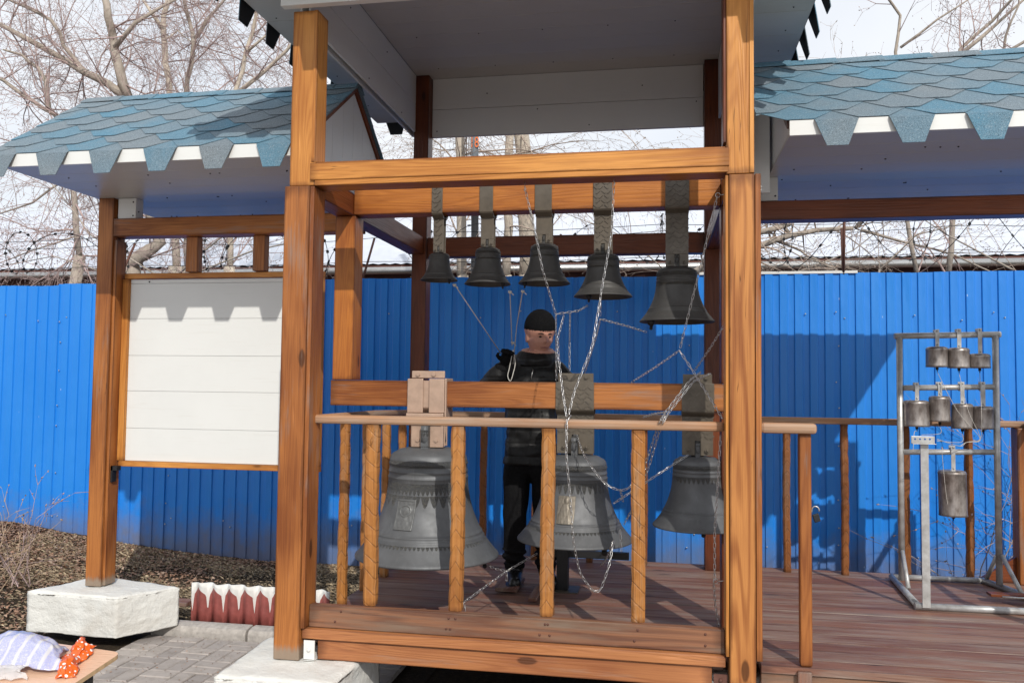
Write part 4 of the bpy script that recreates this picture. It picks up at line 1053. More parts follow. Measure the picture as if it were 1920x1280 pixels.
UZ = (2.195, 2.405); LZ = (1.118, 1.26)
bell('smallest bell, leftmost under the upper beam, on a narrow tread plate strap', -1.23, 4.5, 1.976, 1.822, .105, mb_small0, 1, .062, 2.41, UZ, GS, (.065, 1.812, .014))
bell('second small bell from the left, on a smooth plain strap', -.951, 4.5, 2.001, 1.797, .129, mb_small, 1, .076, 2.41, UZ, GS, (.09, 1.785, .018), tread=False)
bell('middle small bell of the upper row, above the head of the man', -.634, 4.5, 2.016, 1.797, .142, mb_small, 1, .093, 2.41, UZ, GS, (-.105, 1.788, .017), tread=False)
bell('fourth small bell from the left, with a chain pulled left from its clapper', -.312, 4.5, 1.955, 1.722, .158, mb_small, 1, .102, 2.41, UZ, GS, (-.075, 1.700, .02))
bell('biggest bell of the upper row, rightmost beside the right front post', .08, 4.5, 1.877, 1.585, .197, mb_small, 1, .124, 2.41, UZ, GS, (-.135, 1.553, .028))
bell('largest bell, bottom left, under a beige steel hanger', -1.273, 4.5, .892, .300, .395, mb_big1, 1, .205, 1.262, LZ, GB, (.33, .255, .035), tread=False, smat='beige', nseg=110)
bell('big grey bell in the middle with a figure relief and hanging chain', -.455, 4.5, .872, .420, .309, mb_big2, 1, .205, 1.262, LZ, GB, (.16, .300, .05), nseg=96)
bell('big grey bell bottom right, half behind the right front post', .187, 4.5, .880, .515, .232, mb_big3, 1, .165, 1.262, LZ, GB, (.03, .44, .035), nseg=90)
roots = {o['label']: o for o in COL.objects if o.name.startswith('church_bell')}
def hb(sub): return [v for k_, v in roots.items() if sub in k_][0]
# beige hanger: channel with a slot, cap plate and bolts
rb = hb('largest bell'); x = -1.273
b = MB()
b.box(x-.105, x-.016, 4.418, 4.431, 1.085, 1.272); b.box(x+.018, x+.105, 4.418, 4.431, 1.085, 1.272); b.box(x-.105, x+.105, 4.40, 4.431, 1.045, 1.083)
b.box(x-.082, x+.105, 4.422, 4.435, 1.275, 1.315); b.box(x+.106, x+.116, 4.42, 4.57, 1.05, 1.275)
b.box(x-.088, x-.012, 4.447, 4.472, .895, 1.042); b.box(x+.018, x+.094, 4.447, 4.472, .895, 1.042)
b.build('channel_bracket', M['beige'], rb, bevel=.004)
for dx, dz in ((-.045, 1.296), (.045, 1.296), (-.05, .935), (.055, .935)):
    MB().tube([(x+dx, 4.412 if dz > 1 else 4.44, dz), (x+dx, 4.424 if dz > 1 else 4.449, dz)], .012, 6, smooth=False).build('bolt', M['beige'], rb)
for lb, x, zz, hw in (('big grey bell in the middle', -.455, 1.31, .095), ('big grey bell bottom right', .187, 1.31, .075)):
    rb = hb(lb); MB().box(x-hw, x+hw, 4.445, 4.555, 1.2605, 1.263).box(x-hw, x+hw, 4.49, 4.50, 1.262, zz).build('cap_plate', M['taupe'], rb, bevel=.002)
    for dx in (-.6, .6): MB().tube([(x+dx*hw, 4.478, 1.29), (x+dx*hw, 4.49, 1.29)], .011, 6, smooth=False).build('bolt', M['taupe'], rb)
# raised relief plaques that follow the bell wall
def prof_r(H, rad, z):
    t = z/H; pr = BP[:40]
    for (r0, z0), (r1, z1) in zip(pr, pr[1:]):
        if z1 <= t <= z0: return rad*(r0+(r1-r0)*((t-z0)/(z1-z0) if z1 != z0 else 0))
    return rad*.5
def plaque(root, x, zb, H, rad, a0, wid, z0, z1, mat, kind):
    nU, nV = 44, 60; vs = []
    for j in range(nV+1):
        for i in range(nU+1):
            s_, t = i/nU*2-1, j/nV; z = z0+(z1-z0)*t; r = prof_r(H, rad, z)
            h = .004
            if kind == 'plate':
                edge = max(abs(s_), abs(t*2-1)); h = .006 if .86 < edge < .95 else .0035
                d = math.hypot(s_*.8, (t-.62)*2.4); h += .005*max(0, 1-d/.35)+(.003 if .38 < d < .46 else 0)
                h += .004*max(0, 1-math.hypot(s_*1.3, (t-.3)*3)/.6)+.0007*math.sin(s_*14)*math.sin(t*20)*(edge < .85)
            else:
                h = .003
                for cx_, cz_, rr, hh in ((.05, .82, .26, .012), (-.05, .45, .55, .012), (.45, .62, .17, .010), (.4, .42, .28, .011), (-.3, .25, .5, .011), (.3, .2, .5, .010), (0, .05, .9, .007)):
                    d = math.hypot(s_-cx_, (t-cz_)*1.9)/rr
                    if d < 1: h = max(h, hh*.6*math.sqrt(1-d*d)+.003)
                dd = math.hypot(s_-.02, (t-.8)*1.9)
                if .42 < dd < .5 and t > .6: h = max(h, .005)
                h += .0004*math.sin(s_*18+t*9)*(h > .003)
            if i in (0, nU) or j in (0, nV): h = -.006
            a = a0+s_*wid/2/r; vs.append((x+(r+h)*math.cos(a), 4.5+(r+h)*math.sin(a), zb+z))
    fs = [(j*(nU+1)+i, j*(nU+1)+i+1, (j+1)*(nU+1)+i+1, (j+1)*(nU+1)+i) for j in range(nV) for i in range(nU)]
    MB().add(vs, fs, 0, True).build('relief_plaque', mat, root, recalc=False)
pm1 = simple('relief_grey', (.15, .155, .155), .5, .4, nscale=50); pm2 = simple('relief_bronze', (.20, .175, .14), .5, .45, nscale=50)
plaque(hb('largest bell'), -1.273, .300, .592, .395, R(-103), .115, .175, .335, pm1, 'plate')
plaque(hb('big grey bell in the middle'), -.455, .420, .452, .309, R(-98), .095, .115, .255, pm2, 'fig')

# ------------------------------------------------------------------ chains and cords
def resample(P, step):
    P = [Vector(p) for p in P]; out_ = [P[0].copy()]; acc = 0; i = 0; cur = P[0].copy()
    while i < len(P)-1:
        d = P[i+1]-cur; L = d.length
        if L < step-acc: acc += L; cur = P[i+1].copy(); i += 1
        else: cur = cur+d.normalized()*(step-acc); out_.append(cur.copy()); acc = 0
    return out_
def smooth(P, k=6):
    P = [Vector(p) for p in P]
    if len(P) < 3: return P
    o_ = []
    for i in range(len(P)-1):
        p0, p1, p2, p3 = P[max(0, i-1)], P[i], P[i+1], P[min(len(P)-1, i+2)]
        for j in range(k):
            t = j/k; o_.append(.5*((2*p1)+(p2-p0)*t+(2*p0-5*p1+4*p2-p3)*t*t+(3*p1-p0-3*p2+p3)*t*t*t))
    return o_+[P[-1]]
def chain(label, strands, pitch=.0255, wr=.0016, mat='chain', hw=.0052):
    b = MB()
    for P in strands:
        q = resample(P, pitch)
        for i in range(len(q)-1):
            a, c = q[i], q[i+1]; d = (c-a).normalized(); n0 = d.cross(Y_); n0 = n0.normalized() if n0.length > .1 else X_.copy(); n1 = d.cross(n0)
            s_ = (n0*.85+n1*.5).normalized() if i % 2 else (n0*.45-n1*.88).normalized(); mid = (a+c)/2; hl = pitch/2+wr*1.2-hw+wr*.3
            loop = []
            for k in range(12):
                t = 2*math.pi*(k+.5)/12; cx_, sx_ = math.cos(t), math.sin(t)
                loop.append(mid+d*(hl*(1 if cx_ > 0 else -1)+hw*cx_)+s_*(hw*sx_))
            tt = len(b.v)
            vs = []
            for k in range(12):
                tg = (loop[(k+1) % 12]-loop[k-1]).normalized(); u_ = d.cross(s_); w_ = tg.cross(u_)
                for a_ in range(4):
                    an = a_*math.pi/2; vs.append(loop[k]+(u_*math.cos(an)+w_*math.sin(an))*wr)
            b.add(vs, [(k*4+j, k*4+(j+1) % 4, ((k+1) % 12)*4+(j+1) % 4, ((k+1) % 12)*4+j) for k in range(12) for j in range(4)], 0, True)
    o = b.build('chain', M[mat], recalc=False)
    tag(o, label, 'chain', 'pull chains of the bells'); return o
def px(Ys, *uv):   # pixel corners -> 3D, Y interpolated from Ys
    n = len(uv); Ys = Ys if isinstance(Ys, (list, tuple)) else [Ys]*n
    return [at(u, v, Ys[i]) for i, (u, v) in enumerate(uv)]
chain('chain from a hook under the front beam to the clapper of the fourth small bell', [
    px([3.95, 4.0, 4.05, 4.2], (984, 352), (1004, 437), (1017, 505), (1042, 589)), px([4.2, 4.3, 4.46], (1042, 589), (1084, 583), (1103, 572))])
chain('chain dropping from the upper junction to the tie point on the front rail', [
    px([4.2, 4.12, 4.05, 3.95, 3.91], (1057, 592), (1046, 632), (1047, 666), (1056, 740), (1063, 786))])
chain('dark thin chains hanging behind the middle beam beside the man', [
    px([4.25, 4.6, 4.62], (1069, 588), (1068, 640), (1068, 700)), px([4.2, 4.6, 4.62], (1042, 592), (1043, 650), (1043, 715))])
chain('chain from a front beam hook to the clapper of the biggest upper bell', [
    px([3.95, 3.98, 4.0, 4.1], (1151, 344), (1147, 437), (1126, 555), (1125, 598)), px([4.1, 4.3, 4.46], (1125, 598), (1178, 612), (1216, 624)), ])
chain('silver chain slanting down left to the knot on the front rail', [
    px([4.0, 3.95, 3.93, 3.91], (1126, 558), (1110, 650), (1077, 733), (1064, 786))])
chain('dark chain leaning down behind the slanting silver chain', [px([4.1, 4.3, 4.62], (1125, 600), (1118, 630), (1096, 700))])
chain('long loose chain looping from the rail knot below the middle big bell', [
    smooth(px([3.91, 3.90, 3.92, 3.95, 4.0, 4.05, 4.1, 4.1, 4.12, 4.15], (1063, 786), (1062, 852), (1069, 927), (1074, 1000), (1080, 1040), (1091, 1079), (1120, 1110), (1138, 1072), (1146, 1040), (1150, 1013))),
    smooth(px([4.15, 4.3, 4.42], (1150, 1013), (1138, 1045), (1126, 1060)))])
chain('slack chain sagging from the middle hanger to the right bundle', [
    smooth(px([4.45, 4.25, 4.12, 4.12, 4.15], (1082, 815), (1095, 852), (1132, 903), (1167, 919), (1189, 905)))+px([4.18, 4.2], (1200, 892), (1213, 872))])
chain('doubled silver chain bundle slanting up to the right hanger cap', [
    px([4.18, 4.1, 4.0, 3.9, 4.05, 4.2, 4.44], (1196, 900), (1213, 862), (1228, 815), (1240, 785), (1250, 770), (1294, 712), (1315, 697)),
    px([4.18, 4.1, 4.0, 3.9, 4.05, 4.2, 4.44], (1206, 905), (1220, 864), (1234, 815), (1246, 785), (1256, 771), (1300, 715), (1332, 700)),
    px([3.9, 4.1, 4.3], (1249, 772), (1225, 776), (1205, 782))])
chain('thin chain crossing from the middle bell to the right big bell hanger', [px([4.12, 4.3, 4.44], (1151, 943), (1212, 903), (1291, 852)), px([4.12, 4.2], (1163, 918), (1168, 940), )])
chain('thin chain end hanging at the right flank of the middle big bell', [px([4.3, 4.2, 4.2], (1170, 982), (1187, 952), (1203, 905)), px([4.16, 4.16], (1163, 993), (1165, 1037))])
chain('chain from the eye screw on the right post down to the three way junction', [
    px([3.99, 4.1, 4.2, 4.25], (1345, 368), (1314, 498), (1286, 609), (1274, 657))])
chain('dark chain running left and down from the junction below the biggest upper bell', [px([4.25, 4.4, 4.62], (1274, 657), (1229, 688), (1180, 719))])
chain('chain running from the junction down right to the post hook by the rail', [px([4.25, 4.2, 4.05, 3.95], (1274, 657), (1301, 698), (1335, 752), (1357, 788))])
chain('thin chain from the right post slanting down to the hanger cap', [px([4.0, 4.2, 4.4], (1360, 606), (1330, 655), (1302, 695))])
chain('long chain hanging vertically beside the right front post', [
    px([3.99, 4.0, 4.02, 4.03, 4.02], (1351, 816), (1347, 886), (1342, 965), (1340, 1000), (1340, 1089)), px([4.02, 4.05, 4.08], (1338, 1089), (1341, 1130), (1349, 1182))], pitch=.024)
chain('chain stretched across the deck from the baluster to the middle bell', [
    px([4.05, 4.35, 4.5], (870, 1128), (950, 1070), (1009, 1036)), px([4.35, 4.42, 4.5], (950, 1070), (930, 1066), (910, 1058)), px([4.35, 4.36], (950, 1070), (950, 1096)), px([4.05, 4.05], (870, 1130), (873, 1155))])
def cord(label, pts, r=.0028, name='pull_cord', mat='rope'):
    o = MB().tube(pts, r, 6).build(name, M[mat], recalc=False); tag(o, label, 'cord', 'cords pulled by the bell ringer'); return o
HND = at(958, 668, 4.93)
cord('pale cord from the smallest bell down to the raised glove', px([4.48, 4.95], (852, 533), (947, 674)))
cord('pale cord with a knot dropping from the second small bell', px([4.48, 4.9, 4.93], (956, 545), (959, 620), (960, 648)))
cord('pale cord from the middle small bell down to the hand', px([4.48, 4.85, 4.93], (980, 545), (969, 610), (962, 682)))
o = MB().tube(smooth(px(4.90, (962, 655), (955, 690), (952, 705), (957, 714), (962, 700), (966, 680), (962, 655))), .003, 6).build('cord_loop', M['rope'], recalc=False); tag(o, 'white loop of cord hanging below the raised glove', 'cord', 'cords pulled by the bell ringer')
for (u, v, Yk, lb) in ((956, 548, 4.48, 'frayed knot under the second small bell'), (980, 547, 4.48, 'knot under the middle small bell'), (852, 535, 4.48, 'knot under the smallest bell'), (961, 643, 4.91, 'knot of cords just above the raised glove')):
    c = at(u, v, Yk); b = MB().ball(tuple(c), .008, 8); b.tube([c, c+Vector((.012, 0, -.006)), c+Vector((.022, 0, -.016))], .003, 5); b.tube([c+Vector((-.009, 0, .004)), c+Vector((.01, 0, .002))], .006, 6)
    tag(b.build('cord_knot', M['rope'], recalc=False), lb, 'knot')
# hooks and eye screws
for (u, v, Yk, lb) in ((984, 350, 3.93, 'wire hook under the front beam at left'), (1151, 340, 3.93, 'wire hook under the front beam at right')):
    c = at(u, v, Yk); tag(MB().tube([c+Vector((0, 0, .03)), c, c+Vector((.006, 0, -.012)), c+Vector((0, 0, -.022)), c+Vector((-.006, 0, -.012))], .002, 5).build('hook', M['steel'], recalc=False), lb, 'hook')
for (u, v, Yk, sg, lb) in ((1346, 366, 3.96, 1, 'eye screw in the left side of the right post'), (1424, 353, 3.92, -1, 'eye screw in the right side of the right post'), (1342, 1089, 4.02, 1, 'long eye screw low on the right post')):
    c = at(u, v, Yk); pts = [c+Vector((.011*math.cos(a), 0, .011*math.sin(a))) for a in np.linspace(0, 2*math.pi*.95, 14)]
    tag(MB().tube(pts, .002, 5).tube([c+Vector((sg*.011, 0, 0)), c+Vector((sg*.05, 0, .006))], .002, 5).build('eye_screw', M['steel'], recalc=False), lb, 'eye screw')
c = at(1063, 787, 3.92)
o = MB().tube([c+Vector((.03*math.sin(a)*.5, .031*math.cos(a)+.033, .031*math.sin(a)-.01)) for a in np.linspace(0, 2*math.pi, 20)], .003, 5).build('tie_wire', M['chain'], recalc=False); tag(o, 'twist of wire tying the chains to the front rail', 'wire')

# ------------------------------------------------------------------ post stand and pedals on deck
ps = thing('pedal_post', 'short dark square steel post on a floor plate behind the middle bell', 'post', (-.59, 5.12, 0))
c = atz(1055, 1105, 0)
MB().box(c.x-.035, c.x+.035, c.y-.035, c.y+.035, .006, .62).build('post_tube', M['black'], ps, bevel=.003)
MB().box(c.x-.10, c.x+.10, c.y-.09, c.y+.09, .001, .007).build('base_plate', M['taupe'], ps)
MB().box(c.x-.10, c.x+.40, c.y-.02, c.y+.02, .20, .24).build('cross_arm', M['black'], ps)
for (u0, u1, v0, v1, lb) in ((928, 975, 1112, 1092, 'reddish wooden pedal board under the left boot'), (990, 1018, 1131, 1095, 'reddish wooden pedal board right of the left boot')):
    p, q = atz(u0, v0, .0), atz(u1, v1, .0)
    o = MB().box(p.x, q.x+.03, p.y, p.y+.30, .012, .035).build('pedal_board', wm('deck', 1), bevel=.003); tag(o, lb, 'pedal', 'pedal boards on the deck')

# ------------------------------------------------------------------ bell stand with gas cylinder bells
SY = 5.70
sd = thing('pipe_stand', 'grey welded pipe stand with three cross bars on the right of the deck', 'stand', (at(1780, 1100, SY).x, 5.5, 0))
def pipe(name, pts, r=.0195, par=sd, mat='pipe'): return MB().tube(pts, r, 14).build(name, M[mat], par)
TL, TR = at(1686, 630, SY), at(1866, 627, SY); BLp, BRp = at(1691, 1085, SY), at(1874, 1090, SY)
zb = .035
pipe('upright', [(BLp.x, SY, zb), (TL.x, SY, TL.z)]); pipe('upright', [(BRp.x, SY, zb), (TR.x, SY, TR.z)])
pipe('cross_bar', [(TL.x-.03, SY, TL.z), (TR.x+.03, SY, TR.z)])
for vl, vr in ((727, 725), (847, 847)):
    a, c = at(1693, vl, SY), at(1864, vr, SY); pipe('cross_bar', [tuple(a), tuple(c)], .018)
FLp = atz(1722, 1136, .02); FLp.x, FLp.y
xl0, yl0 = FLp.x, FLp.y
xr0 = BRp.x+.06; 
pipe('base_pipe', [(xl0, yl0, .02), (BLp.x-.02, 5.86, .02)]); pipe('base_pipe', [(xl0-.02, yl0, .02), (xr0+.12, yl0+.02, .02)]); pipe('base_pipe', [(BLp.x-.02, 5.86, .02), (BRp.x-.02, 5.88, .02)], .017)
pipe('base_pipe', [(BRp.x-.03, 5.88, .02), (xr0+.12, yl0, .02)])
pipe('brace', [(BLp.x, SY-.02, .22), (BLp.x-.02, SY-.22, .03)], .013); pipe('brace', [(BRp.x+.01, SY-.02, .22), (BRp.x+.045, SY-.22, .03)], .013)
pipe('brace', [(BRp.x, SY+.02, .22), (BRp.x-.02, SY+.16, .03)], .013)
a = atz(1733, 1135, .03); c = at(1733, 830, a.y)
MB().box(c.x-.021, c.x+.021, a.y-.004, a.y+.004, .02, c.z).build('upright_bar', M['pipe'], sd)
c2 = at(1730, 824, a.y-.005)
arm = MB().box(c2.x-.062, c2.x+.062, a.y-.012, a.y-.006, c2.z-.020, c2.z+.020).box(c2.x-.062, c2.x+.062, a.y-.04, a.y-.006, c2.z-.0235, c2.z-.0202)
arm.build('cord_plate', M['pipe'], sd, bevel=.001)
for i in range(4):
    p = c2+Vector((-.042+.026*i, -.008, .004)); MB().tube([p, p+Vector((0, .002, 0))], .0055, 10).build('hole', simple('hole_blue', (.01, .08, .3), .6) if i == 0 else bpy.data.materials['hole_blue'], sd)
GC = 'cylinder bells on the pipe stand'
def gasbell(label, u, vb, vt, w_, vclamp, sh=True):
    top = at(u, vt, SY-.005); bot = at(u, vb, SY-.005); r = w_/2*SY/FPX*.98; cz = at(u, vclamp, SY).z; tx = (rnd.random()-.5)*.05
    root = thing('cylinder_bell', label, 'bell', (top.x, SY, bot.z), GC); H = top.z-bot.z
    pr = [(.001, H), (r*.7, H), (r*.93, H*1-.006), (r, H-.02), (r*.97, H-.025), (r*.97, .012), (r*1.0, .0), (r*.93, .0), (r*.9, H*.9), (.001, H*.92)]
    b = MB().lathe(pr, 28, (0, 0, 0)); b.v = [(top.x+x+z_*tx, SY-.005+y, bot.z+z_) for x, y, z_ in b.v]; b.build('cylinder', M['gas'], root)
    h = MB().box(top.x-.012, top.x+.012, SY-.024, SY-.020, top.z-.002, cz+.035); h.box(top.x-.012, top.x+.012, SY+.020, SY+.024, cz-.02, cz+.035)
    h.tube([(top.x-.014, SY, cz), (top.x+.014, SY, cz)], .0235, 14); h.build('hanger_strap', M['pipe'], root)
    for z_ in (cz+.024, top.z+.012): MB().ball((top.x, SY-.026, z_), .006, 6).build('bolt', M['steel'], root)
    MB().tube([(top.x, SY-.005, bot.z+.03), (top.x+.002, SY-.005, bot.z-.018)], .009, 8).tube([(top.x+.002, SY-.005, bot.z-.018), (top.x+.002, SY-.005, bot.z-.03)], .003, 6).build('clapper', M['black'], root)
    return Vector((top.x, SY-.01, bot.z-.03))
g = {}
g[1] = gasbell('left cylinder bell of the top row of three', 1756, 688, 650, 37, 628)
g[2] = gasbell('middle rust speckled cylinder bell of the top row', 1797, 690, 652, 37, 627)
g[3] = gasbell('short squat cylinder bell at the right of the top row', 1836, 690, 663, 36, 626)
g[4] = gasbell('wide grey cylinder bell at the left of the middle row', 1718, 799, 750, 44, 727)
g[5] = gasbell('rusty bright cylinder bell second from left in the middle row', 1761, 790, 742, 36, 726)
g[6] = gasbell('third cylinder bell of the middle row, before the rail', 1803, 803, 756, 36, 726)
g[7] = gasbell('rightmost cylinder bell of the middle row', 1842, 804, 761, 36, 726)
g[8] = gasbell('long pitted cylinder bell hanging alone from the lowest bar', 1786, 966, 881, 47, 845)
T_ = [at(1812, 829, 5.6), at(1800, 836, 5.5), at(1757, 823, 5.2)]
for i, lab in ((1, 'thin cord from the left top cylinder bell'), (2, 'thin cord from the middle top cylinder bell'), (3, 'thin cord from the squat cylinder bell'), (5, 'thin cord from the rusty middle row cylinder bell'), (6, 'thin cord from the third middle row cylinder bell'), (7, 'thin cord from the rightmost middle row cylinder bell'), (4, 'thin cord from the wide left cylinder bell'), (8, 'thin cord down the front of the long cylinder bell')):
    p = g[i]
    if i in (1, 2, 3): P = [p, p.lerp(T_[0], .5)+Vector((.015 if i < 3 else .03, -.05, -.02)), at(1838, 822, 5.62), T_[0], T_[1]]
    elif i == 5: P = [p, p+Vector((-.03, -.1, -.04)), at(1728, 815, 5.2)]
    elif i == 6: P = [p, p+Vector((-.04, -.1, -.05)), at(1757, 826, 5.2)]
    elif i == 7: P = [p, p+Vector((-.03, -.03, -.035)), T_[0], T_[1], T_[2]]
    elif i == 4: P = [p, at(1714, 812, 5.25), at(1712, 850, 5.2)]
    else: P = [at(1766, 845, 5.6), at(1770, 890, 5.62), at(1776, 940, 5.63), at(1784, 972, 5.65)]
    o = MB().tube(smooth(P), .0017, 5).build('thin_cord', M['rope'], recalc=False); tag(o, lab, 'cord', 'thin cords of the pipe stand')
c = atz(1900, 1127, .02)
o = MB().box(c.x-.12, c.x+.10, c.y, c.y+.07, .041, .056).build('pedal_board', wm('dark', 0), bevel=.002); tag(o, 'dark wooden slat resting on the pipe stand base', 'pedal', 'pedal boards on the deck')
o = MB().tube([(c.x-.07, c.y-.03, .05), (c.x+.2, c.y-.04, .05)], .006, 8).build('pedal_rod', M['steel']); tag(o, 'thin steel rod beside the dark slat on the stand base', 'rod')

# ------------------------------------------------------------------ table and bag
tb = thing('side_table', 'low table with peach laminate top at the bottom left corner', 'table', (-2.6, 2.9, -.4))
TZ = .10
A = atz(228, 1222, TZ); d1 = (atz(140, 1280, TZ)-A).normalized(); d2 = (atz(60, 1199, TZ)-A).normalized()
rc = .05; poly = []
for k in range(7):
    t = k/6; poly.append(A+d2*rc*(1-t)**2+d1*rc*t**2)
poly += [A+d1*.85, A+d1*.85+d2*1.2, A+d2*1.2]
b = MB().prism([(p.x, p.y, TZ-.018) for p in poly], (0, 0, .018)); b.mi = [1]*len(b.f); b.mi[1] = 0; b.mi[0] = 0
b.build('table_top', [M['ply'], M['plyedge']], tb, recalc=True)
for a1, a2 in ((.1, .12), (.75, .12), (.1, 1.08), (.75, 1.08)):
    p = A+d1*a1+d2*a2; MB().box(p.x-.02, p.x+.02, p.y-.02, p.y+.02, -.4, TZ-.019).build('leg', M['black'], tb)
def m_bag():
    k = N('printed_plastic'); v = k.obj(); sp = k.n('ShaderNodeSeparateXYZ'); k.L(v, sp.inputs[0]); x = sp.outputs[0]; y = sp.outputs[1]
    n = k.noise(v, 190, 3, .8); blk = k.math('SINE', k.math('MULTIPLY', k.math('ADD', x, k.math('MULTIPLY', y, .2)), 120.0))
    ink = k.math('MULTIPLY', k.ramp(n, .40, .5), k.ramp(blk, -.75, -.65))
    mt_ = k.fin(k.mix(k.math('MULTIPLY', ink, .9), (.80, .80, .84), (.36, .38, .66)), .2, 0, .6); k.set(k.b.inputs['Alpha'], k.ramp(ink, 0, 1, .62, .92)); return mt_
def m_dots():
    k = N('orange_dotted_plastic'); v = k.n('ShaderNodeVectorMath', operation='MULTIPLY'); k.L(k.obj(), v.inputs[0]); v.inputs[1].default_value = (1, 1, 1)
    vo = k.n('ShaderNodeTexVoronoi'); k.L(v.outputs[0], vo.inputs['Vector']); vo.inputs['Scale'].default_value = 42; vo.inputs['Randomness'].default_value = .3
    return k.fin(k.mix(k.ramp(vo.outputs['Distance'], .25, .29, 1, 0), (.80, .13, .015), (.9, .9, .88)), .25, 0, .6)
bg_ = thing('plastic_bag', 'crumpled plastic bag with blue print and orange white dotted ends on the table', 'bag', (atz(90, 1240, TZ).x, atz(90, 1240, TZ).y, TZ))
def sheet(name, uvs, hfun, mat, seed, nu=56, nv=44):
    # bilinear patch over four ground points with folded height
    P = [atz(u, v, TZ+.002) for u, v in uvs]; vs = []
    for j in range(nv+1):
        for i in range(nu+1):
            s_, t = i/nu, j/nv; p = (P[0]*(1-s_)+P[1]*s_)*(1-t)+(P[3]*(1-s_)+P[2]*s_)*t
            q = Vector((s_*4+seed, t*4, seed)); h = max(.001, hfun(s_, t)+.016*abs(mnoise.noise(q))+.005*abs(mnoise.noise(q*3.1)))
            vs.append((p.x+.02*mnoise.noise(q*1.3), p.y+.02*mnoise.noise(q*1.7+Vector((9, 0, 0))), TZ+h+.002))
    fs = [(j*(nu+1)+i, j*(nu+1)+i+1, (j+1)*(nu+1)+i+1, (j+1)*(nu+1)+i) for j in range(nv) for i in range(nu)]
    o = MB().add(vs, fs, 0, True).build(name, mat, bg_, recalc=False); m_ = o.modifiers.new('t', 'SOLIDIFY'); m_.thickness = .001; return o
sheet('printed_side', [(-60, 1262), (112, 1262), (128, 1212), (-40, 1204)], lambda s_, t: .11*math.sin(math.pi*min(1, t*1.1+.05))*math.sin(math.pi*(.10+.80*s_))**.8, m_bag(), 3)
dm = m_dots()
sheet('dotted_end', [(106, 1272), (140, 1270), (152, 1238), (112, 1232)], lambda s_, t: .05*math.sin(math.pi*t)*math.sin(math.pi*s_), dm, 8, 30, 30)
sheet('dotted_bow', [(128, 1240), (160, 1236), (178, 1212), (138, 1212)], lambda s_, t: .06*math.sin(math.pi*t)*math.sin(math.pi*s_), dm, 15, 30, 30)
mp_ = simple('milky_plastic', (.82, .80, .80), .2, nscale=10, namt=.05); mp_.node_tree.nodes['Principled BSDF'].inputs['Alpha'].default_value = .45
sheet('clear_flap', [(-60, 1275), (46, 1276), (40, 1250), (-60, 1252)], lambda s_, t: .03*math.sin(math.pi*t), mp_, 20, 30, 20)

